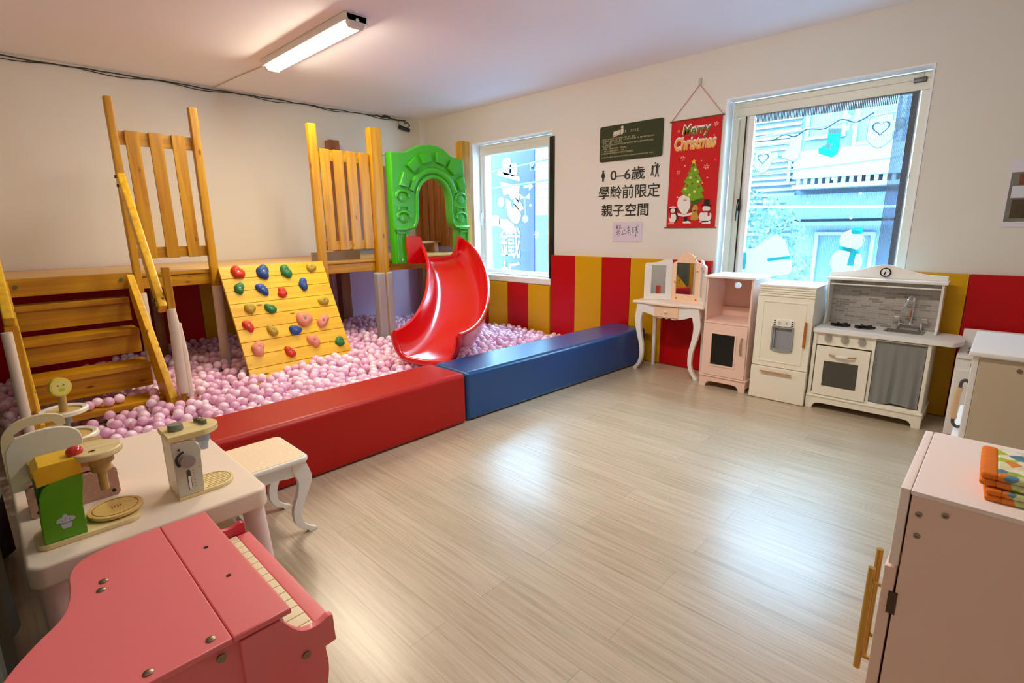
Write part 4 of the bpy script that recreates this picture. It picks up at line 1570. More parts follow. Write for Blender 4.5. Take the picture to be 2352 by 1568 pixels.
# ------------------------------------------------------------------ toy stove in the corner
c = thing('toy_stove', (4.005, .152, 0), RZ, 'white toy stove with brown knob standing before the wide red wall pad', 'toy stove')
b = MB()
b.box(0, .40, .0, .36, .0, .500, .004)
b.build('body', white_m, c)
b = MB()
b.prism([(-.012, .500), (-.012, .516), (.29, .516), (.315, .535), (.325, .625), (.352, .625), (.362, .600), (.362, .500)], 0, .40, 'yz', .005)
b.build('hob_top', white_m, c)
b = MB()
b.plate([(.012, .02), (.39, .02), (.39, .425), (.012, .425)], [[(.10, .10), (.30, .10), (.30, .33), (.10, .33)]], -.012, -.001, 'xz')
sd_ = b.build('oven_door', white_m, c)
b = MB()
b.box(.10, .30, -.006, -.003, .10, .33)
b.build('door_window', MATS['smoked_panel'], sd_, smooth=False)
for kx in (.092, .20, .31):
    b = MB()
    b.lathe([(.0, .022), (.019, .021), (.022, .016), (.022, 0)], seg=20, M=Matrix.Translation((kx, 0, .462)) @ Matrix.Rotation(PI / 2, 4, 'X'))
    b.build('knob', mat('brown_knob', (156, 104, 44), .5), c)
for bx, by in ((.10, .10), (.30, .10), (.10, .24), (.30, .24)):
    b = MB()
    b.tube([(bx + .055 * math.cos(a), by + .055 * math.sin(a), .519) for a in np.linspace(0, 2 * PI, 25)], .004, 6)
    b.tube([(bx + .028 * math.cos(a), by + .028 * math.sin(a), .519) for a in np.linspace(0, 2 * PI, 19)], .003, 6)
    b.build('burner_ring', mat('grey_ring', (110, 112, 116), .5), c)

# ------------------------------------------------------------------ side units facing the room
RB = PI
c = thing('toy_washer', (3.48, .047, 0), RB, 'white topped toy cabinet with raw tan side and wooden grip handle, behind the pink cabinet', 'toy cabinet')
b = MB()
b.box(.0, .56, .012, .40, .0, .730, .004)
b.build('body', tan_m, c)
b = MB()
b.box(-.012, .572, -.024, .41, .730, .752, .006)
b.build('top', white_m, c)
b = MB()
b.box(.0, .56, -.010, .012, .36, .728, .003)
b.build('door', white_m, c)
b = MB()
b.box(.0, .575, -.035, .012, .325, .355, .003)
b.build('shelf_lip', white_m, c)
b = MB()
b.box(.0, .562, -.020, .012, .0, .322, .003)
b.build('drawer', pinkw_m, c)
b = MB()
b.tube(smooth_path([(.44, -.010, .585), (.44, -.022, .592), (.44, -.034, .580), (.44, -.036, .550)]), .007, 10)
b.build('handle_bracket', mat('dark_steel', (88, 84, 82), .35, metal=.7), c)
b = MB()
b.tube(smooth_path([(.44, -.010, .372), (.44, -.026, .368), (.44, -.040, .385), (.44, -.040, .410)]), .007, 10)
hh = b.build('handle_bracket', mat('dark_steel', (88, 84, 82), .35, metal=.7), c)
b = MB()
b.tube([(.44, -.036, .555), (.44, -.040, .53), (.44, -.042, .48), (.44, -.042, .43), (.44, -.040, .405)], [.014, .013, .012, .012, .013], 12)
b.build('grip', mat('wood_grip', (206, 168, 128), .5), hh)
b = MB()
b.cyl((.562, .14, .690), (.5595, .14, .690), .009)
b.build('screw', bolt_m, c)

c = thing('pink_cabinet', (1.860, .108, 0), RB, 'pale pink toy cabinet in the near right corner carrying folded towels', 'toy cabinet')
b = MB()
b.box(.0, .455, .022, .42, .0, .688, .003)
b.build('body', pinkc_m, c)
b = MB()
b.box(-.004, .459, .020, .425, .688, .700, .003)
b.build('top', pinkw_m, c)
b = MB()
b.box(-.002, .457, .0, .019, .50, .700, .003)
b.build('front_panel', pinkw_m, c)
b = MB()
b.box(.0, .455, -.006, .018, .02, .492, .003)
pd = b.build('door', pinkc_m, c)
b = MB()
b.cyl((.40, -.034, .14), (.40, -.034, .44), .008, seg=12)
b.cyl((.40, -.034, .18), (.40, -.005, .18), .005, seg=10)
b.cyl((.40, -.034, .40), (.40, -.005, .40), .005, seg=10)
b.build('handle', gold_m, pd)
b = MB()
b.cyl((.33, -.030, .13), (.33, -.030, .46), .008, seg=12)
b.cyl((.33, -.030, .20), (.33, -.005, .20), .005, seg=10)
b.build('handle', gold_m, pd)
b = MB()
b.box(.453, .4575, .010, .028, .37, .43, .001)
b.build('hinge', mat('hinge_brown', (84, 62, 48), .5, metal=.4), c)
for y, z in ((.040, .645), (.085, .660), (.043, .592)):
    b = MB()
    b.lathe([(.0065, 0), (.0065, .0025), (.003, .0035), (.003, .001), (.0, .001)], seg=16, M=Matrix.Translation((.455, y, z)) @ Matrix.Rotation(PI / 2, 4, 'Y'))
    b.build('screw', bolt_m, c)

# folded towels on the pink cabinet
tw = bpy.data.materials.new('printed_towel')
tw.use_nodes = True
nt = tw.node_tree
Lk = nt.links.new
pbs = nt.nodes['Principled BSDF']
pbs.inputs['Roughness'].default_value = .95
tc = nt.nodes.new('ShaderNodeTexCoord')
vo = nt.nodes.new('ShaderNodeTexVoronoi')
vo.inputs['Scale'].default_value = 36
Lk(tc.outputs['Object'], vo.inputs['Vector'])
sp = nt.nodes.new('ShaderNodeSeparateColor')
Lk(vo.outputs['Color'], sp.inputs['Color'])
rp = nt.nodes.new('ShaderNodeValToRGB')
rp.color_ramp.interpolation = 'CONSTANT'
els = [(0, (238, 230, 200)), (.22, (176, 190, 64)), (.40, (222, 220, 180)), (.55, (96, 136, 156)), (.68, (208, 214, 150)), (.82, (226, 128, 52)), (.9, (240, 236, 220))]
while len(rp.color_ramp.elements) < len(els):
    rp.color_ramp.elements.new(.5)
for e, (p, c3) in zip(rp.color_ramp.elements, els):
    e.position = p
    e.color = lin(c3) + (1,)
ns = nt.nodes.new('ShaderNodeTexNoise')
ns.inputs['Scale'].default_value = 30
ns.inputs['Detail'].default_value = 5
Lk(tc.outputs['Object'], ns.inputs['Vector'])
mm = nt.nodes.new('ShaderNodeMix')
mm.data_type = 'RGBA'
mm.blend_type = 'OVERLAY'
mm.inputs['Factor'].default_value = .5
Lk(sp.outputs[0], rp.inputs['Fac'])
Lk(rp.outputs['Color'], mm.inputs['A'])
Lk(ns.outputs['Fac'], mm.inputs['B'])
Lk(mm.outputs['Result'], pbs.inputs['Base Color'])
n3 = nt.nodes.new('ShaderNodeTexNoise')
n3.inputs['Scale'].default_value = 420
Lk(tc.outputs['Object'], n3.inputs['Vector'])
bp = nt.nodes.new('ShaderNodeBump')
bp.inputs['Strength'].default_value = .8
bp.inputs['Distance'].default_value = .002
Lk(n3.outputs['Fac'], bp.inputs['Height'])
Lk(bp.outputs['Normal'], pbs.inputs['Normal'])
hem_m = mat('orange_hem', (226, 118, 20), .95, bump=.8, bscale=300, var=.2, vscale=40)

def towel(loc, rz, lx, ly, h, label):
    t = thing('folded_towel', loc, rz, label, 'towel', 'folded towels on the pink cabinet')
    def slab(b, y0, y1):
        b.box(-lx / 2, lx / 2, y0, y1, 0, h * .5, h * .22, seg=3)
        b.box(-lx / 2 + .003, lx / 2 - .003, y0, y1, h * .48, h, h * .24, seg=3)
    b = MB()
    slab(b, -ly / 2, ly / 2 - .026)
    b.build('towel_cloth', tw, t)
    b = MB()
    slab(b, ly / 2 - .030, ly / 2)
    b.build('towel_hem', hem_m, t)
towel((1.552, -.122, .700), .06, .185, .19, .026, 'lower folded towel with orange hem, directly on the pink cabinet')
towel((1.572, -.118, .727), .02, .200, .20, .030, 'upper folded towel with orange hem, topmost on the pink cabinet')

# ------------------------------------------------------------------ low play table and stools
ttop_m = mat('table_pink_top', (246, 228, 208), .38)
tleg_m = mat('table_pink_leg', (242, 216, 212), .4)
c = thing('play_table', (.26, 2.09, 0), 0, 'low pale pink play table with round tapered legs carrying wooden toys', 'table')
T = Matrix.Translation((-.26, -2.09, 0))
b = MB(T)
b.prism(rrect(-.036, .556, 1.662, 2.53, .035, 6), .404, .470, 'xy', .010, 3)
b.build('tabletop', ttop_m, c)
for x, y, sx_, sy_ in ((.514, 1.712, 1, -1), (.010, 1.712, -1, -1), (.514, 2.445, 1, 1), (.010, 2.445, -1, 1)):
    b = MB(T)
    b.cyl((x + .030 * max(sx_, 0), y, 0), (x, y, .404), .028, .034, seg=24)
    b.build('leg', tleg_m, c)
seat_m = dotted('stool_print', (244, 222, 186), (252, 246, 236), 40, .2, keep=.6)

def stool(cx_, cy_, lx, ly, h, label):
    t = thing('play_stool', (cx_, cy_, 0), 0, label, 'stool', 'small stools by the play table')
    b = MB()
    b.prism(rrect(-lx / 2, lx / 2, -ly / 2, ly / 2, .03, 5), h - .024, h, 'xy', .008, 3)
    b.build('seat', white_m, t)
    b = MB()
    b.prism(rrect(-lx / 2 + .010, lx / 2 - .010, -ly / 2 + .010, ly / 2 - .010, .024, 5), h - .001, h + .0015, 'xy')
    b.build('seat_print', seat_m, t)
    b = MB()
    for s in (-1, 1):
        ap = smooth_path([(-lx / 2 + .03, h - .07), (-lx / 4, h - .085), (0, h - .075), (lx / 4, h - .085), (lx / 2 - .03, h - .07)], 4)
        b.prism(ap + [(lx / 2 - .03, h - .024), (-lx / 2 + .03, h - .024)], s * (ly / 2 - .03) - .008, s * (ly / 2 - .03) + .008, 'xz', .002)
        b.box(s * (lx / 2 - .03) - .008, s * (lx / 2 - .03) + .008, -ly / 2 + .03, ly / 2 - .03, h - .085, h - .024, .002)
    b.build('apron', white_m, t)
    for sx_ in (-1, 1):
        for sy_ in (-1, 1):
            b = MB()
            cab_leg(b, sx_ * (lx / 2 - .045), sy_ * (ly / 2 - .028), h - .024, sx_, .026, 1.0)
            b.build('leg', white_m, t)
    return t
stool(.705, 2.195, .31, .32, .357, 'white stool with printed seat between play table and red bolster')
stool(.332, 1.845, .285, .30, .345, 'white stool with cream seat tucked under the play table')

# ------------------------------------------------------------------ pink toy piano
pi_m = mat('piano_pink', (234, 116, 120), .42, bump=.08, bscale=200, coat=.15)
pi2_m = mat('piano_red_pink', (206, 52, 74), .38, coat=.2)
key_m = mat('ivory_keys', (246, 234, 194), .3)
c = thing('toy_piano', (.2, 1.25, 0), 0, 'pink toy grand piano with ivory keys in the near left corner', 'toy piano')
T = Matrix.Translation((-.2, -1.25, 0))
tail = smooth_path([(.225, 1.536), (.15, 1.534), (.09, 1.520), (.052, 1.495), (.034, 1.450), (.030, 1.40), (.022, 1.345), (.004, 1.292), (-.038, 1.241), (-.077, 1.185), (-.105, 1.12), (-.115, 1.05), (-.085, 1.0), (-.03, .981)], 5)
b = MB(T)
b.prism(tail + [(.2285, .980), (.2285, 1.536)], .515, .530, 'xy', .004, 3)
b.build('lid', pi_m, c)
b = MB(T)
b.prism([(.2295, .980), (.341, .979), (.337, 1.528), (.2295, 1.535)], .515, .530, 'xy', .004, 3)
b.build('front_lid', pi_m, c)
b = MB(T)
cx0, cy0 = .15, 1.26
ins = [(cx0 + (x - cx0) * .965, cy0 + (y - cy0) * .965) for x, y in tail]
b.prism(ins + [(.30, .99), (.30, 1.525)], .30, .5145, 'xy', .003)
b.build('case', pi_m, c)
ck_ = smooth_path([(.318, .512), (.330, .495), (.342, .478), (.358, .462), (.380, .455), (.400, .456), (.418, .462), (.428, .458)], 4)
for y0, y1 in ((.978, .996), (1.516, 1.534)):
    b = MB(T)
    b.prism([(.24, .512)] + ck_ + [(.430, .392), (.404, .392)] + smooth_path([(.404, .392), (.408, .34), (.400, .29), (.385, .25), (.36, .22)], 4) + [(.24, .22)], y0, y1, 'xz', .003)
    b.build('cheek', pi2_m if y0 > 1.2 else pi_m, c)
b = MB(T)
b.box(.30, .43, .998, 1.514, .392, .404, .002)
b.build('key_bed', pi2_m, c)
b = MB(T)
b.box(.402, .438, .998, 1.514, .405, .428, .004)
b.build('key_slip', pi_m, c)
b = MB(T)
nk = 15
for k in range(nk):
    y0 = 1.0 + k * .512 / nk
    b.box(.300, .401, y0 + .0007, y0 + .512 / nk - .0007, .405, .430, .002)
b.build('white_keys', key_m, c)
b = MB(T)
for k in range(nk - 1):
    if k % 7 in (2, 6):
        continue
    y0 = 1.0 + (k + 1) * .512 / nk
    b.box(.300, .352, y0 - .009, y0 + .009, .430, .446, .003)
b.build('black_keys', blackp_m, c)
for x, y in ((.30, 1.02), (.30, 1.49), (-.03, 1.10)):
    b = MB(T)
    b.cyl((x, y, 0), (x, y, .305), .018, .026, seg=16)
    b.build('leg', pi_m, c)
for x, y in ((.086, 1.370), (.077, 1.338), (.198, 1.007), (.096, 1.004)):
    b = MB(T)
    b.lathe([(.0085, 0), (.0085, .002), (.005, .0035), (.0, .0038)], c=(x, y, .530), seg=16)
    b.build('screw', bolt_m, c)
for x, y in ((.285, 1.340), (.287, 1.184)):
    b = MB(T)
    b.lathe([(.0055, 0), (.0055, .0008), (.0, .0008)], c=(x, y, .530), seg=14)
    b.build('peg_hole', dark_m, c)
for x, z in ((.204, .503), (.36, .40)):
    b = MB(T)
    b.cyl((x, .974, z), (x, .979, z), .0085, seg=14)
    b.build('screw', bolt_m, c)
tag(MB().box(.335, .40, .80, .86, .0, .30, .006).build('toy_block', mat('orange_red_block', (222, 78, 44), .5)), 'orange-red block standing in front of the toy piano side', 'toy block')

# ------------------------------------------------------------------ wooden toys on the table
TT = .470
lime_m = mat('lime_paint', (96, 168, 16), .4)
sun_m = mat('yellow_paint', (240, 190, 20), .38)
c = thing('toy_mixer', (.11, 1.80, TT), 0, 'green and yellow wooden toy mixer with red cherry and round plate', 'toy mixer')
T = Matrix.Translation((-.11, -1.80, -TT))
b = MB(T)
b.prism(rrect(-.008, .225, 1.738, 1.862, .03, 6), TT, TT + .014, 'xy', .003)
b.build('base_board', beech_m, c)
b = MB(T)
b.prism([(.010, TT + .014), (.100, TT + .014), (.101, .56), (.106, .60), (.112, .63), (.113, .655), (.10, .658), (.045, .650), (.028, .640), (.018, .615), (.012, .56)], 1.744, 1.758, 'xz', .003)
fp = b.build('side_plate', lime_m, c)
b = MB(T)
b.prism([(.010, TT + .014), (.100, TT + .014), (.106, .60), (.113, .655), (.045, .650), (.018, .615)], 1.83, 1.844, 'xz', .003)
b.build('side_plate', lime_m, c)
b = MB(T)
b.box(.014, .096, 1.757, 1.831, TT + .014, .645)
b.build('core', mat('dark_green_paint', (30, 100, 24), .5), c)
b = MB(T)
b.prism([(.018, .646), (.113, .656), (.115, .692), (.10, .704), (.03, .702), (.016, .690)], 1.745, 1.843, 'xz', .004)
b.build('head', sun_m, c)
b = MB(T)
b.cyl((.158, 1.79, .660), (.158, 1.79, .678), .034)
b.cyl((.158, 1.79, .635), (.158, 1.79, .660), .024)
b.cyl((.158, 1.79, .575), (.158, 1.79, .640), .011)
b.box(.10, .16, 1.77, 1.815, .662, .686, .003)
b.build('beater', beech2_m, c)
b = MB(T)
b.prism(circ(.152, 1.79, .064, 32), .686, .706, 'xy', .005, 3)
b.build('tilting_top', beech_m, c)
b = MB(T)
b.ball((.108, 1.775, .712), .020, .020, .016)
ch = b.build('cherry', mat('cherry_red', (206, 24, 10), .15, coat=1), c)
b = MB(T)
b.cyl((.135, 1.755, .707), (.150, 1.758, .707), .002, seg=6)
b.build('print_mark', dark_m, c)
b = MB(T)
b.prism(circ(.176, 1.822, .068, 36), TT + .018, TT + .028, 'xy', .003)
b.prism(circ(.176, 1.822, .03, 20), TT + .014, TT + .018, 'xy')
pl_ = b.build('turntable', tray_m, c)
b = MB(T)
b.tube([(.176 + .055 * math.cos(a), 1.822 + .055 * math.sin(a), TT + .028) for a in np.linspace(0, 2 * PI, 41)], .0012, 6)
b.build('ring_line', mat('burnt_line', (150, 92, 24), .6), pl_)
b = MB(T)
for k, dx in enumerate((-.010, -.003, .004, .011)):
    b.box(.176 + dx, .179 + dx, 1.822 - .008 + (k % 2) * .003, 1.822 + .008, TT + .028, TT + .0286)
b.build('print_mark', mat('burnt_orange', (196, 84, 20), .6), pl_)
# cupcake print on the green side
prn = mat('pale_print', (198, 206, 214), .5)
DM = Matrix(((1, 0, 0, .060), (0, 0, -1, 1.7435), (0, 1, 0, .535), (0, 0, 0, 1)))
b = MB(T)
b.flat(smooth_path([(-.020, .0), (-.017, .010), (-.006, .014), (-.004, .020), (.004, .020), (.006, .014), (.017, .010), (.020, .0), (.0, -.004)], 3), DM)
b.flat([(-.013, -.004), (.013, -.004), (.009, -.020), (-.009, -.020)], DM)
b.build('cupcake_print', prn, fp, smooth=False)
b = MB(T)
for p in ((-.008, .004), (.008, .004), (-.012, -.002), (.0, .008)):
    b.flat(circ(p[0], p[1], .0012, 8), DM, .0004)
b.flat([(-.014, -.005), (.014, -.003), (.014, -.004), (-.014, -.006)], DM, .0004)
b.build('print_detail', mat('grey_print', (90, 100, 110), .5), fp, smooth=False)

# coffee machine
grey_p = mat('warm_grey_paint', (206, 202, 184), .45)
knob_g = mat('grey_knob', (128, 130, 112), .5)
c = thing('toy_coffee_machine', (.39, 1.83, TT), 0, 'wooden toy coffee machine with grey dial and knobs on top', 'toy coffee machine')
T = Matrix.Translation((-.39, -1.83, -TT))
b = MB(T)
dsh = [(.328, 1.768), (.44, 1.768)] + [(.44 + .062 * math.cos(a), 1.830 + .062 * math.sin(a)) for a in np.linspace(-PI / 2 + .1, PI / 2 - .1, 13)] + [(.44, 1.892), (.328, 1.892)]
b.prism(dsh, TT, TT + .013, 'xy', .003)
bd = b.build('base_board', beech_m, c)
b = MB(T)
for k in range(7):
    y = 1.790 + k * .0135
    hw = .040 * math.sqrt(max(0, 1 - ((y - 1.83) / .055) ** 2))
    b.box(.432 - .018, .445 + hw, y - .0012, y + .0012, TT + .0128, TT + .0136)
arc_ = [(.44 + .052 * math.cos(a), 1.830 + .052 * math.sin(a), TT + .013) for a in np.linspace(-PI / 2, PI / 2, 17)]
b.tube([(.402, 1.778, TT + .013)] + arc_ + [(.402, 1.882, TT + .013)], .0011, 6)
b.build('drip_grooves', mat('groove_brown', (158, 128, 56), .6), bd)
b = MB(T)
b.prism([(.328, TT + .013), (.398, TT + .013), (.402, .60), (.404, .618), (.400, .638), (.388, .654), (.368, .662), (.328, .664)], 1.767, 1.778, 'xz', .002)
fpl = b.build('front_plate', grey_p, c)
b = MB(T)
b.box(.329, .396, 1.778, 1.882, TT + .013, .660)
b.prism([(.328, TT + .013), (.398, TT + .013), (.402, .60), (.400, .638), (.388, .654), (.368, .662), (.328, .664)], 1.882, 1.893, 'xz', .002)
b.build('body', cream_m, c)
b = MB(T)
dt = [(.322, 1.766), (.42, 1.766)] + [(.41 + .066 * math.cos(a), 1.830 + .064 * math.sin(a)) for a in np.linspace(-PI / 2 + .2, PI / 2 - .2, 13)] + [(.42, 1.894), (.322, 1.894)]
b.prism(dt, .664, .684, 'xy', .003)
b.build('top_board', beech_m, c)
b = MB(T)
b.cyl((.358, 1.828, .684), (.358, 1.828, .704), .022, .020, seg=24, bev=.003)
b.build('round_knob', knob_g, c)
for x, y in ((.425, 1.858), (.432, 1.838), (.436, 1.818)):
    b = MB(T)
    b.cyl((x, y, .684), (x, y, .698), .0085, seg=16)
    b.build('button', mat('moss_knob', (104, 112, 88), .5), c)
b = MB(T)
b.cyl((.362, 1.752, .598), (.362, 1.767, .598), .0215, seg=28, bev=.002)
dl = b.build('dial', mat('silver_dial', (160, 152, 152), .4, metal=.3), c)
b = MB(T)
b.tube([(.360 + .026 * math.cos(a), 1.7665, .602 + .026 * math.sin(a)) for a in np.linspace(1.7, 3.9, 13)], .004, 6)
b.cyl((.345, 1.7655, .638), (.345, 1.767, .638), .004, seg=12)
b.build('dial_print', mat('charcoal_print', (62, 64, 60), .5), fpl)
b = MB(T)
b.prism(rrect(.3565, .3665, .498, .566, .005), 1.7655, 1.767, 'xz')
g_ = b.build('gauge', mat('charcoal_print', (62, 64, 60), .5), fpl)
b = MB(T)
b.prism(rrect(.358, .365, .4995, .546, .003), 1.7645, 1.7656, 'xz')
b.build('gauge_window', white_m, g_)
b = MB(T)
for k in range(6):
    b.box(.374, .3765, 1.7662, 1.767, .505 + k * .011, .508 + k * .011)
b.build('gauge_marks', knob_g, fpl)
b = MB(T)
b.lathe([(.012, 0), (.014, .02), (.022, .032), (.020, .05), (.012, .056), (.012, .066)], c=(.428, 1.825, .600), seg=18)
b.build('brew_spout', mat('pale_blue_grey', (176, 190, 210), .4), c)

# cream toy machine behind the mixer
c = thing('toy_ice_cream_machine', (.09, 2.03, TT), 0, 'cream and pink wooden toy machine behind the green mixer', 'toy machine')
T = Matrix.Translation((-.09, -2.03, -TT))
spot_m = dotted('spotted_pink', (196, 150, 136), (222, 186, 172), 130, .22, keep=.8)
b = MB(T)
b.prism(rrect(-.004, .212, TT, .566, .012), 1.972, 1.984, 'xz', .002)
b.prism(rrect(-.004, .212, TT, .566, .012), 2.076, 2.088, 'xz', .002)
b.box(.0, .208, 1.984, 2.076, TT, .560)
b.build('spotted_box', spot_m, c)
for x, z in ((.016, .488), (.020, .548), (.195, .488)):
    b = MB(T)
    b.cyl((x, 1.969, z), (x, 1.973, z), .0055, seg=12)
    b.build('rivet', dark_m, c)
plate_o = smooth_path([(-.030, .560), (-.028, .66), (-.018, .698), (.01, .722), (.06, .732), (.11, .726), (.138, .708), (.146, .680), (.143, .655)], 5) + [(.05, .642), (.03, .62), (.012, .585), (.005, .560)]
b = MB(T)
b.prism(plate_o, 1.985, 1.999, 'xz', .003)
b.build('arched_plate', cream_m, c)
b = MB(T)
ho_ = smooth_path([(-.034, .58), (-.032, .68), (-.02, .722), (.012, .748), (.06, .757), (.10, .750), (.118, .735), (.12, .715)], 5)
b.plate(ho_ + [(.05, .67), (.0, .60)], [[(.0, .700), (.0, .712), (.03, .728), (.09, .730), (.098, .716)]], 2.062, 2.076, 'xz')
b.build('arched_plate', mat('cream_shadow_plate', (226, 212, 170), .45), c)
b = MB(T)
b.box(.012, .046, 1.958, 1.985, .600, .645, .003)
b.build('wooden_peg', beech2_m, c)
b = MB(T)
b.prism(smooth_path([(.0, .566), (.02, .60), (.06, .622), (.11, .632), (.16, .628)], 4) + [(.19, .600), (.205, .567)], 1.988, 2.072, 'xz', .004)
b.build('pink_insert', mat('soft_pink_paint', (240, 190, 178), .45), c)
b = MB(T)
b.tube(smooth_path([(-.002, .572), (.03, .590), (.08, .598), (.14, .596), (.19, .585)], 4) and [(x, 1.985, z) for x, z in smooth_path([(-.002, .572), (.03, .590), (.08, .598), (.14, .596), (.19, .585)], 4)], .005, 8)
b.tube([(x, 1.986, z) for x, z in smooth_path([(.01, .598), (.05, .614), (.10, .622)], 4)], .004, 8)
b.build('pink_piping', mat('pale_pink_trim', (248, 214, 208), .4), c)
b = MB(T)
b.cyl((.165, 2.03, .60), (.165, 2.03, .648), .011)
b.lathe([(.0, .0), (.03, .004), (.032, .012), (.0, .014)], c=(.165, 2.03, .640), seg=20)
b.build('spout', beech2_m, c)

# tiered stand with lemon top
c = thing('toy_tier_stand', (.141, 2.40, TT), 0, 'wooden toy tier stand with white rimmed trays and lemon face top', 'toy stand')
rimw = mat('white_rim', (240, 238, 224), .4)
for z, r in ((.0, .098), (.088, .085), (.186, .070)):
    b = MB()
    b.lathe([(r - .016, z + .006), (r - .016, z + .014), (r - .004, z + .018), (r + .002, z + .014), (r, z + .002), (r - .02, z)], seg=36)
    b.build('tray_rim', rimw, c)
    b = MB()
    b.cyl((0, 0, z), (0, 0, z + .008), r - .012, seg=36)
    b.build('tray', tray_m, c)
b = MB()
b.cyl((0, 0, .008), (0, 0, .186), .011)
b.cyl((0, 0, .150), (0, 0, .186), .020, .018)
b.cyl((0, 0, .086), (0, 0, .060), .018)
b.build('grey_hub', mat('grey_hub_paint', (168, 168, 152), .5), c)
b = MB()
b.cyl((.0, 0, .19), (.003, 0, .262), .0125)
b.build('stick', beech2_m, c)
LM = Matrix.Translation((.003, .0, .285)) @ Matrix.Rotation(.35, 4, 'Z') @ Matrix.Rotation(PI / 2 - .1, 4, 'X')
b = MB(LM)
b.cyl((0, 0, -.009), (0, 0, .009), .034, seg=32, bev=.002)
lm = b.build('lemon_disc', mat('lemon_rind', (226, 196, 40), .4), c)
b = MB(LM)
b.cyl((0, 0, .009), (0, 0, .0098), .029, seg=28)
b.build('lemon_flesh', mat('lemon_flesh', (222, 204, 110), .45), lm)
b = MB(LM)
b.flat([(-.012, .004), (-.004, .004), (-.008, .010)], Matrix.Identity(4), .0102)
b.flat([(.004, .004), (.012, .004), (.008, .010)], Matrix.Identity(4), .0102)
b.build('eye_print', mat('brown_print', (110, 60, 20), .5), lm, smooth=False)
b = MB(LM)
b.flat(circ(0, -.010, .010, 16, .007), Matrix.Identity(4), .0102)
b.build('mouth_print', mat('green_print', (170, 190, 30), .5), lm, smooth=False)

# ------------------------------------------------------------------ curtain at the left edge
tm = bmesh.new()
ca, cb = [], []
for i in range(121):
    y = 1.30 + 3.35 * i / 120
    x = -.120 - .06 * max(0, 1.9 - y) + .030 * math.sin(i * .62) + .014 * math.sin(i * .23 + 1)
    ca.append([tm.verts.new((x + .012 * math.sin(i * .5 + z * 1.3), y, z)) for z in np.linspace(.03, 1.55, 14)])
for A, B in zip(ca, ca[1:]):
    for k in range(13):
        tm.faces.new((A[k], A[k + 1], B[k + 1], B[k]))
ext = bmesh.ops.extrude_face_region(tm, geom=tm.faces[:])
bmesh.ops.translate(tm, verts=[q for q in ext['geom'] if isinstance(q, bmesh.types.BMVert)], vec=(-.004, 0, 0))
bmesh.ops.recalc_face_normals(tm, faces=tm.faces)
c = thing('grey_curtain', (-.115, 2.7, .03), 0, 'grey green curtain hanging at the left edge beside the play table', 'curtain')
T = Matrix.Translation((.115, -2.7, -.03))
b = MB(T)
b._merge(tm)
b.build('curtain_cloth', mat('curtain_cloth', (104, 110, 96), .9, bump=.3, bscale=300), c, angle=80)
b = MB(T)
b.cyl((-.128, 1.25, 1.565), (-.128, 4.70, 1.565), .014, seg=12)
b.build('curtain_rod', mat('rod_grey', (110, 108, 104), .4, metal=.6), c)
b = MB(T)
for y in (1.35, 2.7, 4.6):
    b.box(NX, -.128, y - .008, y + .008, 1.558, 1.572)
b.build('rod_bracket', MATS['rod_grey'], c)

# ------------------------------------------------------------------ signs and pictures on the window wall
PX = WX - .002
sg_m = mat('olive_sign', (42, 48, 10), .55, spec=.3, var=.25, vscale=6)
c = thing('rules_sign', (PX, 2.717, 2.06), 0, 'dark olive sign board with rows of pale small print above the lettering', 'sign')
T = Matrix.Translation((-PX, -2.717, -2.06))
b = MB(T)
b.prism(rrect(2.383, 3.051, 1.897, 2.219, .018, 5), PX - .010, PX - .001, 'yz', .001)
b.build('board', sg_m, c)
kh = mat('khaki_print', (196, 188, 140), .5)
SM = wallM(2.717, 2.06, PX - .0107)
b = MB(T)
rr = random.Random(9)
def glyph_row(x0, x1, z, h):
    """unreadable small print: little strokes the size of the characters"""
    x = x0
    while x < x1 - h * .4:
        if rr.random() < .93:
            w_ = h * rr.uniform(.55, .85)
            b.flat([(x, z), (x + w_, z), (x + w_, z + h * .22), (x, z + h * .22)], SM)
            b.flat([(x, z + h * .62), (x + w_, z + h * .62), (x + w_, z + h * .86), (x, z + h * .86)], SM)
            xm = x + w_ * rr.uniform(.2, .6)
            b.flat([(xm, z), (xm + w_ * .22, z), (xm + w_ * .22, z + h), (xm, z + h)], SM)
        x += h * 1.0
for x0, x1, z in ((-.292, .06, .034), (-.292, .255, .016), (-.292, -.085, -.001), (-.292, .255, -.019), (-.292, -.20, -.035), (-.292, -.03, -.053), (-.292, -.05, -.074), (-.292, .045, -.094)):
    glyph_row(x0, x1, z, .0125)
glyph_row(-.312, .262, -.128, .010)
for z in (.034, .016, -.019, -.053, -.074, -.094):
    b.flat([(-.308, z), (-.302, z), (-.302, z + .006), (-.308, z + .006)], SM)
glyph_row(-.055, .12, .080, .021)
b.build('small_print', kh, c, smooth=False)
b = MB(T)
b.flat([(-.185, .060), (-.172, .068), (-.105, .075), (-.10, .112), (-.18, .100)], SM)
b.flat(circ(-.085, .130, .014, 16), SM)
b.flat([(-.108, .068), (-.082, .068), (-.070, .085), (-.072, .118), (-.105, .112)], SM)
b.flat([(-.185, .060), (-.190, .050), (-.10, .070), (-.09, .080)], SM)
b.build('emblem', mat('pale_emblem', (206, 196, 170), .5), c, smooth=False)

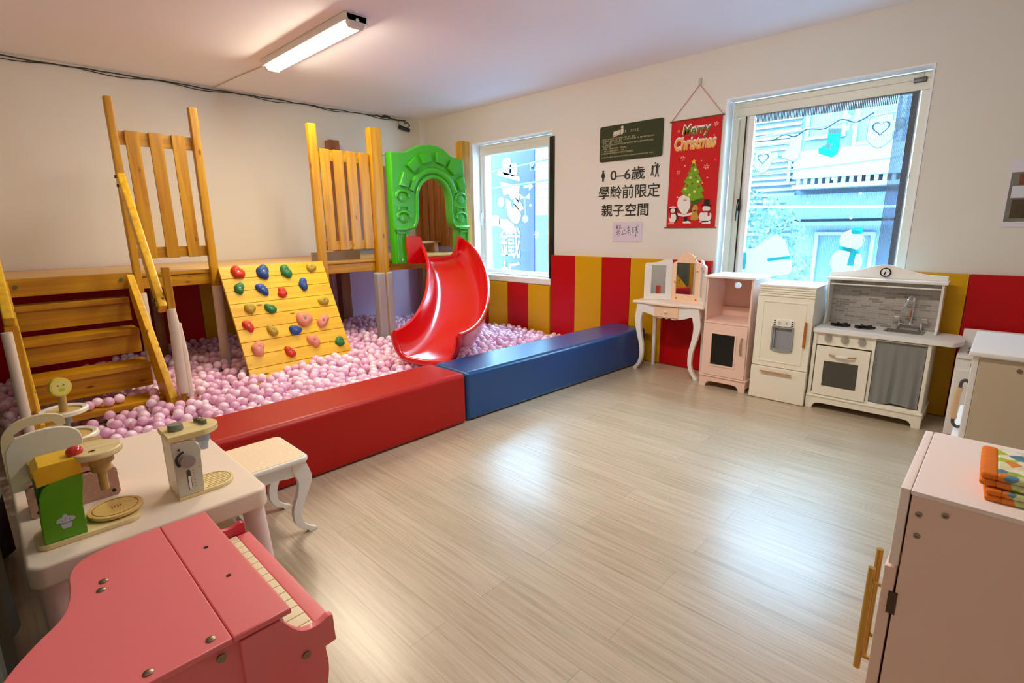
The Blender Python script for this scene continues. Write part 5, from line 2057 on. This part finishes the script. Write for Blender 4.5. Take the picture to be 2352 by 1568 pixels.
# black wall lettering
ink = mat('black_vinyl', (12, 12, 14), .5)
c = thing('wall_lettering', (PX, 2.74, 1.62), 0, 'black vinyl lettering with age limit and two small pictograms on the wall', 'lettering')
T = Matrix.Translation((-PX, -2.74, -1.62))
Lx = PX - .0005
def line(name, s, y, z, w_, h, bold=.011):
    b = MB(T)
    b.text(s, wallM(y, z, Lx), w_, h, bold=bold)
    return b.build(name, ink, c, smooth=False)
line('first_line', '0–6歲', 2.737, 1.77, .375, .120)
line('second_line', '學齡前限定', 2.722, 1.608, .665, .125)
line('third_line', '親子空間', 2.757, 1.438, .52, .118)
b = MB(T)
PM = wallM(3.008, 1.765, Lx)
b.flat(circ(0, .046, .012, 14), PM)
b.flat([(-.010, .034), (.010, .034), (.024, .0), (.012, -.016), (-.012, -.016), (-.024, .0)], PM)
b.flat([(-.012, -.018), (.012, -.018), (.008, -.05), (-.008, -.05)], PM)
b.build('child_pictogram', ink, c, smooth=False)
b = MB(T)
PM = wallM(2.448, 1.785, Lx)
for x, s in ((-.026, .85), (.022, 1.1)):
    b.flat(circ(x, .036 * s, .011 * s, 14), PM)
    b.flat([(x - .014 * s, .024 * s), (x + .012 * s, .024 * s), (x + .008 * s, -.016 * s), (x + .018 * s, -.058 * s), (x + .006 * s, -.058 * s), (x, -.02 * s), (x - .012 * s, -.058 * s), (x - .022 * s, -.058 * s), (x - .010 * s, -.014 * s)], PM)
b.flat([(-.026, .022), (-.002, .04), (.022, .028), (.022, .018), (-.002, .03), (-.026, .012)], PM)
b.flat(circ(-.0, .056, .009, 12), PM)
b.flat([(.03, .024), (.048, .044), (.052, .038), (.032, .012)], PM)
b.build('family_pictogram', ink, c, smooth=False)

# taped paper note
c = thing('paper_note', (PX, 2.716, 1.23), 0, 'sheet of thin paper with handwritten note taped under the wall lettering', 'note')
T = Matrix.Translation((-PX, -2.716, -1.23))
b = MB(T)
b.box(PX - .0018, PX - .0006, 2.555, 2.878, 1.135, 1.325)
b.build('paper', mat('lilac_paper', (216, 206, 220), .7), c, smooth=False)
def stroke(b, pts, M, wd=.004):
    for (xa, ya), (xb, yb) in zip(pts, pts[1:]):
        dx, dy = xb - xa, yb - ya
        l_ = math.hypot(dx, dy) or 1
        nx, ny = -dy / l_ * wd / 2, dx / l_ * wd / 2
        b.flat([(xa + nx, ya + ny), (xa - nx, ya - ny), (xb - nx * .7, yb - ny * .7), (xb + nx * .7, yb + ny * .7)], M)
NM = wallM(2.716, 1.245, PX - .0021)
b = MB(T)
S_ = .115
HW = [  # the four handwritten characters as pen strokes, in units of the note width
    [[(-1.1, .30), (-.83, .42)], [(-.97, .50), (-.97, .05)], [(-.97, .30), (-1.12, .08)], [(-.97, .28), (-.86, .14)], [(-.76, .36), (-.58, .45)], [(-.68, .52), (-.68, .10)], [(-.68, .34), (-.80, .12)], [(-.68, .30), (-.55, .14)], [(-.95, -.02), (-.75, .06)], [(-1.05, -.18), (-.66, -.06)], [(-.85, -.12), (-.83, -.55)], [(-.92, -.25), (-1.08, -.52)], [(-.76, -.25), (-.58, -.42)]],
    [[(-.30, .28), (-.28, -.30)], [(-.28, .02), (-.16, .06)], [(-.45, .0), (-.44, -.32)], [(-.54, -.36), (-.10, -.26)]],
    [[(.14, .36), (.02, .24)], [(.0, .14), (.24, .24)], [(.12, .36), (.10, .02)], [(-.06, -.10), (.28, .08)], [(.14, .0), (.06, -.20), (.22, -.14)], [(.24, .04), (.36, -.42)], [(.12, -.22), (.10, -.40)]],
    [[(.50, .22), (.66, .26)], [(.50, .04), (.64, .08)], [(.57, .24), (.56, -.16)], [(.46, -.22), (.66, -.12)], [(.76, .20), (1.02, .30)], [(.88, .36), (.86, -.52), (.80, -.46)], [(.72, -.04), (.84, .08)], [(.92, .06), (1.06, -.22)], [(1.0, .14), (.92, .04)], [(.98, .50), (1.12, .32)]]]
for chn in HW:
    for s in chn:
        stroke(b, [(p[0] * S_, p[1] * S_ * .95) for p in s], NM, .0055)
b.build('handwriting', ink, c, smooth=False)

# christmas banner ---------------------------------------------------
c = thing('christmas_banner', (PX, 2.09, 1.27), 0, 'red christmas banner with tree, bearded man and snowman hanging beside the large window', 'banner')
T = Matrix.Translation((-PX, -2.09, -1.27))
fel = mat('red_felt', (198, 8, 12), .8)
b = MB(T)
b.box(PX - .006, PX - .002, 1.860, 2.305, 1.27, 2.162, .001)
b.build('cloth', fel, c)
b = MB(T)
b.cyl((PX - .006, 1.845, 2.166), (PX - .006, 2.320, 2.166), .006, seg=8)
b.build('hanging_rod', mat('brown_rod', (110, 70, 44), .5), c)
b = MB(T)
b.cyl((PX - .005, 1.850, 1.268), (PX - .005, 2.325, 1.268), .004, seg=8)
b.build('hanging_rod', mat('brown_rod', (110, 70, 44), .5), c)
b = MB(T)
b.tube([(PX - .006, 1.855, 2.168), (PX - .006, 2.068, 2.425)], .0028, 6)
b.tube([(PX - .006, 2.310, 2.168), (PX - .006, 2.074, 2.425)], .0028, 6)
b.build('hanging_string', mat('pink_string', (206, 132, 120), .6), c)
b = MB(T)
b.box(PX - .012, PX, 2.06, 2.082, 2.42, 2.475, .003)
b.tube([(PX - .010, 2.071, 2.43), (PX - .016, 2.071, 2.42), (PX - .010, 2.071, 2.412)], .003, 6)
b.build('wall_hook', mat('clear_hook', (190, 190, 176), .4), c)
lay = [0]
def bp_(name, m, shapes):
    """printed motif on the banner; x right, y up from the banner centre (2.083, 1.716)"""
    lay[0] += 1
    b = MB(T)
    for s in shapes:
        b.flat([(p[0], .905 * p[1] + .028) for p in s], wallM(2.083, 1.716, PX - .0064 - .00025 * lay[0]))
    return b.build(name, m, c, smooth=False)
wp = mat('white_print', (232, 226, 222), .7)
bkp = mat('black_print', (16, 12, 12), .7)
gnp = mat('leaf_print', (116, 160, 24), .8, var=.45, vscale=30)
gnd = mat('dark_leaf_print', (58, 92, 14), .8)
pkp = mat('pink_snow_print', (240, 150, 140), .7)
gdp = mat('gold_print', (232, 168, 60), .7)
tnp = mat('tan_print', (196, 140, 50), .7)
brp = mat('brown_print2', (120, 44, 20), .7)
olp = mat('olive_lettering', (112, 110, 24), .7)
skp = mat('skin_print', (232, 190, 160), .7)
rdp = mat('red_print', (190, 10, 20), .7)
def btext(name, m, s, x, y, w_, h, bold=.03, shear=.15):
    lay[0] += 1
    b = MB(T)
    b.text(s, wallM(2.083 - x, 1.716 + y, PX - .0064 - .00025 * lay[0]), w_, h, bold=bold, shear=shear)
    return b.build(name, m, c, smooth=False)
btext('snow_lettering', wp, 'Merry', .008, .362, .255, .108, .045)
btext('lettering', olp, 'Merry', .008, .348, .245, .105, .03)
btext('snow_lettering', wp, 'Christmas', .0, .266, .375, .106, .045)
btext('lettering', gdp, 'Christmas', .0, .254, .365, .104, .03)
fl = []
for x, y, s in ((-.10, .125, .022), (-.135, .0, .02), (.115, .03, .026), (.175, .395, .022), (-.15, .375, .014)):
    for k in range(6):
        a = PI / 3 * k + .3
        ca_, sa_ = math.cos(a), math.sin(a)
        fl.append([(x + ca_ * s * .25 - sa_ * s * .14, y + sa_ * s * .25 + ca_ * s * .14), (x + ca_ * s * .25 + sa_ * s * .14, y + sa_ * s * .25 - ca_ * s * .14), (x + ca_ * s + sa_ * s * .2, y + sa_ * s - ca_ * s * .2), (x + ca_ * s - sa_ * s * .2, y + sa_ * s + ca_ * s * .2)])
bp_('snowflakes', pkp, fl)
bp_('snow_dots', pkp, [circ(x, y, r, 10) for x, y, r in ((-.17, .29, .009), (.0, .40, .008), (.165, .30, .007), (-.075, .055, .008), (.07, .085, .007), (.13, -.07, .008), (-.13, -.235, .010), (-.125, -.29, .007), (.185, .085, .005), (.09, -.115, .008))])
tr_ = [(-.005, .10)]
lv = [(.028, .05), (.018, .045), (.055, -.02), (.04, -.025), (.085, -.10), (.062, -.105), (.105, -.185), (.08, -.20), (.11, -.25), (.05, -.275)]
tr_ = [(.0, .075)] + [(x, y) for x, y in lv] + [(-x + .0, y) for x, y in reversed(lv)]
bp_('tree_print', gnp, [[(x + .005, y) for x, y in tr_]])
bp_('tree_shade', gnd, [[(-.02, -.285), (.10, -.25), (.085, -.29), (.03, -.32)], [(.0, .075), (.015, .045), (-.01, .04)]])
bp_('tree_star', mat('star_yellow', (240, 196, 30), .6), [star(.003, .085, .026)])
bp_('baubles', mat('bauble_print', (150, 60, 20), .6), [circ(x, y, .010, 12) for x, y in ((-.025, .0), (.03, -.06), (-.045, -.13), (.0, -.115), (.06, -.15))])
bp_('tree_lights', mat('light_print', (226, 222, 110), .6), [circ(x, y, .012, 12) for x, y in ((.02, .01), (-.02, -.06), (.05, -.10), (-.06, -.16), (.025, -.19), (-.02, -.22))])
bp_('coat_print', brp, [[(-.13, -.37), (-.11, -.31), (.015, -.31), (.03, -.37)]])
bp_('beard_man', wp, [smooth_path([(-.075, -.215), (-.115, -.24), (-.125, -.29), (-.115, -.34), (-.055, -.405), (-.01, -.345), (-.005, -.29), (-.02, -.24)], 4), [(-.125, -.385), (-.12, -.41), (-.06, -.422), (.02, -.405), (.03, -.38), (-.05, -.398)]])
bp_('face_print', skp, [circ(-.055, -.262, .022, 14, .014)])
bp_('face_detail', brp, [circ(-.063, -.256, .003, 8), circ(-.046, -.256, .003, 8), circ(-.055, -.268, .005, 8)])
bp_('boots', bkp, [[(-.055, -.425), (-.025, -.425), (-.022, -.45), (-.005, -.455), (-.005, -.468), (-.055, -.465)]])
bp_('penguin_back', bkp, [circ(-.155, -.42, .042, 18, .055), circ(-.165, -.355, .036, 16, .03)])
bp_('penguin_front', wp, [circ(-.165, -.43, .037, 18, .050), circ(-.165, -.362, .024, 14, .022), [(-.20, -.325), (-.165, -.318), (-.135, -.325), (-.135, -.335), (-.20, -.335)]])
bp_('penguin_scarf', rdp, [[(-.20, -.385), (-.135, -.380), (-.135, -.392), (-.20, -.398)], [(-.195, -.395), (-.178, -.395), (-.182, -.435), (-.195, -.43)]])
bp_('gingerbread_print', tnp, [smooth_path([(.015, -.345), (.03, -.315), (.055, -.315), (.068, -.345), (.065, -.385), (.075, -.42), (.07, -.455), (.01, -.455), (.008, -.42), (.02, -.385)], 3)])
bp_('gingerbread_scarf', brp, [circ(.042, -.368, .018, 12, .008)])
bp_('snowman_print', wp, [circ(.135, -.425, .056, 22, .055), circ(.142, -.352, .034, 18, .030), [(.09, -.478), (.18, -.478), (.185, -.465), (.085, -.465)]])
bp_('snowman_hat', bkp, [[(.095, -.322), (.18, -.335), (.18, -.325), (.095, -.312)], [(.115, -.318), (.165, -.325), (.165, -.268), (.118, -.268)]])
bp_('snowman_scarf', rdp, [[(.105, -.375), (.175, -.372), (.175, -.386), (.105, -.388)], [(.155, -.38), (.175, -.38), (.175, -.42), (.158, -.42)]])
bp_('snowman_detail', bkp, [circ(.13, -.348, .003, 8), circ(.152, -.348, .003, 8), circ(.13, -.42, .003, 8), circ(.13, -.438, .003, 8)])
bp_('snow_heaps', pkp, [[(-.205, -.492), (-.20, -.478), (-.175, -.475), (-.165, -.466), (-.15, -.478), (-.14, -.492)]])
bp_('snow_heaps', wp, [[(-.065, -.485), (-.06, -.468), (-.03, -.466), (-.015, -.460), (.0, -.470), (.015, -.485)], [(.105, -.492), (.12, -.478), (.16, -.476), (.185, -.474), (.185, -.492)]])

# photo print at the right edge
c = thing('photo_print', (PX, -.08, 1.26), 0, 'white bordered photo print cut by the right edge of the wall view', 'photo print')
T = Matrix.Translation((-PX, .08, -1.26))
b = MB(T)
b.box(PX - .002, PX - .0005, -.24, .078, 1.258, 1.66)
b.build('paper', mat('photo_paper', (226, 222, 232), .5), c, smooth=False)
b = MB(T)
b.box(PX - .0026, PX - .0021, -.23, .068, 1.29, 1.58)
b.build('grey_image', mat('photo_grey', (120, 118, 108), .4, var=.4, vscale=20), c, smooth=False)
b = MB(T)
b.box(PX - .0032, PX - .0027, -.2, .055, 1.43, 1.50)
b.build('bright_panel', mat('photo_bright', (214, 220, 230), .4), c, smooth=False)
b = MB(T)
b.box(PX - .0032, PX - .0027, -.2, .03, 1.505, 1.57)
b.build('brown_image', mat('photo_brown', (126, 62, 44), .4, var=.5, vscale=30), c, smooth=False)
b = MB(T)
b.box(PX - .0032, PX - .0027, -.2, .045, 1.31, 1.42)
b.build('dark_image', mat('photo_dark', (70, 58, 34), .4, var=.6, vscale=40), c, smooth=False)

# ------------------------------------------------------------------ ball pit
BR = .031
bo = mat('pale_pink_ball', (255, 228, 246), .30, coat=.3, coatr=.2)
bc = bpy.data.materials.new('clear_pink_ball')
bc.use_nodes = True
q = bc.node_tree.nodes['Principled BSDF']
q.inputs['Base Color'].default_value = lin((252, 204, 234)) + (1,)
q.inputs['Roughness'].default_value = .12
q.inputs['Coat Weight'].default_value = .5
q.inputs['Alpha'].default_value = .86
bm_ = mat('mid_pink_ball', (250, 208, 238), .22, coat=.4)
BM = (bo, bc, bm_)

def surf(x, y):
    """level of the heap of balls"""
    s = .245
    if x < 1.3:
        s = .135 + .11 * max(0, x - .3) / 1.0
    if y < 3.25 and x < 2.2:
        s += .02 + .05 * (3.25 - y) / .35
    if x > 3.3:
        s -= .11 * min(1, (x - 3.3) / 1.0)
    if y > 4.9:
        s -= .03
    s += .022 * math.sin(x * 5.1 + 1) * math.sin(y * 4.3)
    return max(.09, s)

panel_n = Vector((0, -math.sin(sl), math.cos(sl)))
panel_o = Vector((1.76, 4.085, .25))
path_pts = [(bez(P4, t_), float(bez([.98, SP[8], SP[9], SP[10]], t_))) for t_ in np.linspace(0, 1, 25)]
BOXES = [(2.70, 2.95, 4.41, 4.60), (1.31, 1.42, 4.64, 4.76), (.79, .90, 4.63, 4.78), (.80, .93, 3.84, 3.99), (.03, .15, 3.80, 3.97), (3.87, 4.07, 4.46, 4.64), (3.0, 3.2, 5.74, 5.93), (4.12, 4.32, 5.6, 5.82), (2.0, 2.18, 5.45, 5.65), (2.5, 2.7, 5.15, 5.35), (1.0, 1.18, 5.45, 5.65), (4.28, 4.44, 5.75, 5.93), (.75, .86, 3.88, 4.16), (.06, .17, 3.88, 4.16)]

def blocked(x, y, z):
    if not (-.03 < x < 4.362):
        return True
    if y > 5.87:
        return True
    front = 2.935 if x < 2.17 else 2.930 - .045 * (x - 2.17)
    if y < front:
        return True
    for a, b_, c_, d_ in BOXES:
        if a - BR < x < b_ + BR and c_ - BR < y < d_ + BR:
            return True
    if 1.30 < x < 2.22:
        dd = (Vector((x, y, z)) - panel_o).dot(panel_n)
        if -.095 < dd < BR + .004:
            return True
    if .11 < x < .81:
        for ty, tz in TR:
            if ty - .03 < y < ty + .25 and tz - .18 - BR < z < tz + BR:
                return True
    for (p, pz) in path_pts:
        if (p[0] - x) ** 2 + (p[1] - y) ** 2 < .30 ** 2 and z > pz - .03 - BR and z < pz + .28:
            return True
    return False

grid = {}
balls = []
G = 2 * BR
brn = random.Random(21)
def near(x, y):
    gx, gy = int(x // G), int(y // G)
    for i in (-1, 0, 1):
        for j in (-1, 0, 1):
            for q_ in grid.get((gx + i, gy + j), ()):
                yield q_
def settle(x, y):
    z = max(BR, surf(x, y) - .125)
    for (a, b_, c_) in near(x, y):
        d2 = (a - x) ** 2 + (b_ - y) ** 2
        if d2 < 4 * BR * BR:
            z = max(z, c_ + math.sqrt(4 * BR * BR - d2))
    return z
for n_ in range(11500):
    best = None
    for k in range(7):
        x = brn.uniform(-.03, 4.36)
        y = brn.uniform(2.80, 5.87)
        z = settle(x, y)
        h = z - surf(x, y)
        if h < -.012 and not blocked(x, y, z):
            if best is None or h < best[3]:
                best = (x, y, z, h)
    if best:
        p = best[:3]
        balls.append(p)
        grid.setdefault((int(p[0] // G), int(p[1] // G)), []).append(p)
pit = len(balls)
# a few balls on the lowest stair
for x, y, z in ((.365, 4.12, .178 + BR), (.415, 4.165, .178 + BR), (.470, 4.125, .178 + BR), (.530, 4.155, .178 + BR), (.720, 4.13, .178 + BR), (.43, 4.10, .178 + BR + .0)):
    if all((x - a) ** 2 + (y - b_) ** 2 + (z - c_) ** 2 > (1.9 * BR) ** 2 for a, b_, c_ in balls[pit:]):
        balls.append((x, y, z))
kinds = [brn.choices((0, 1, 2), (.42, .40, .18))[0] for _ in balls]

def unit_ball(seg, rings):
    t = bmesh.new()
    bmesh.ops.create_uvsphere(t, u_segments=seg, v_segments=rings, radius=BR)
    return t
# which balls does the camera see: clear line to the ball's upper side
bpy.context.view_layer.update()
dg = bpy.context.evaluated_depsgraph_get()
def visible(p):
    P = Vector(p)
    d = P - CAM
    L0 = d.length
    zf = d.dot(f_)
    if zf <= 0:
        return 0
    u_px = 1176 + 1180 * d.dot(r_) / zf
    v_px = 784 - 1180 * d.dot(u_) / zf
    if not (-10 < u_px < 2362 and 0 < v_px < 1568):
        return 0
    seen = 0
    side = d.cross(Vector((0, 0, 1))).normalized()
    upv = side.cross(d).normalized()
    for a, b_ in ((0, .55), (.45, .3), (-.45, .3), (0, 0), (0, -.4)):
        tgt = P + (side * a + upv * b_) * BR
        dd = tgt - CAM
        hit, loc, nn, ii, ob_, mm_ = SC.ray_cast(dg, CAM, dd.normalized(), distance=dd.length - BR)
        if hit:
            continue
        ok = True
        dn = dd.normalized()
        # other balls in the way
        for (ax, ay, az) in near_line(tgt, dn):
            o_ = Vector((ax, ay, az)) - CAM
            s_ = o_.dot(dn)
            if s_ < dd.length - BR * .6 and (o_ - dn * s_).length < BR * .98 and (Vector((ax, ay, az)) - P).length > 1e-4:
                ok = False
                break
        if ok:
            seen += 1
    return seen / L0 ** 2
def near_line(tgt, dn):
    out = []
    for k in range(1, 6):
        q_ = tgt - dn * (k * .05)
        out += list(near(q_.x, q_.y))
    return out
score = sorted(((visible(balls[i]), i) for i in range(pit)), reverse=True)
chosen = [i for s_, i in score if s_ > 0][:294]
rest = sorted(set(range(pit)) - set(chosen))
names = ('pale pink opaque plastic ball near the front of the ball pit', 'clear pink shiny plastic ball near the front of the ball pit', 'mid pink plastic ball near the front of the ball pit')
mesh_of = []
for k in range(3):
    t = unit_ball(20, 12)
    for f2 in t.faces:
        f2.smooth = True
    me = bpy.data.meshes.new('ball')
    t.to_mesh(me)
    t.free()
    me.materials.append(BM[k])
    mesh_of.append(me)
rot = random.Random(4)
for i in chosen:
    o = bpy.data.objects.new('pit_ball', mesh_of[kinds[i]])
    COL.objects.link(o)
    o.location = balls[i]
    o.rotation_euler = (rot.random() * 6, rot.random() * 6, 0)
    tag(o, names[kinds[i]], 'ball', 'loose balls in the ball pit')
for i in range(pit, len(balls)):
    o = bpy.data.objects.new('pit_ball', mesh_of[0 if i % 2 else 1])
    COL.objects.link(o)
    o.location = balls[i]
    tag(o, 'pink plastic ball lying on the lowest wooden stair', 'ball', 'balls on the lowest stair')
# the remaining balls: one mass
t = unit_ball(12, 7)
V0 = np.array([v_.co[:] for v_ in t.verts])
F0 = [[v_.index for v_ in f2.verts] for f2 in t.faces]
t.free()
nv = len(V0)
VV = np.concatenate([V0 + np.array(balls[i]) for i in rest])
lt = np.array([len(f2) for f2 in F0])
li = np.concatenate([np.array(f2) for f2 in F0])
me = bpy.data.meshes.new('ball_mass')
nb = len(rest)
me.vertices.add(nv * nb)
me.vertices.foreach_set('co', VV.astype(np.float32).ravel())
me.loops.add(len(li) * nb)
me.loops.foreach_set('vertex_index', np.concatenate([li + nv * k for k in range(nb)]).astype(np.int32))
me.polygons.add(len(F0) * nb)
tot = np.tile(lt, nb)
me.polygons.foreach_set('loop_start', np.concatenate([[0], np.cumsum(tot)[:-1]]).astype(np.int32))
me.polygons.foreach_set('material_index', np.repeat([kinds[i] for i in rest], len(F0)).astype(np.int32))
me.polygons.foreach_set('use_smooth', np.ones(len(F0) * nb, dtype=bool))
me.update(calc_edges=True)
me.validate()
o = bpy.data.objects.new('ball_mass', me)
COL.objects.link(o)
for m in BM:
    me.materials.append(m)
tag(o, 'mass of small pink plastic balls filling the rest of the ball pit', 'balls', kind='stuff')
print('BALLS', len(balls), 'seen', sum(1 for s_, i in score if s_ > 0), 'verts', nv * nb)
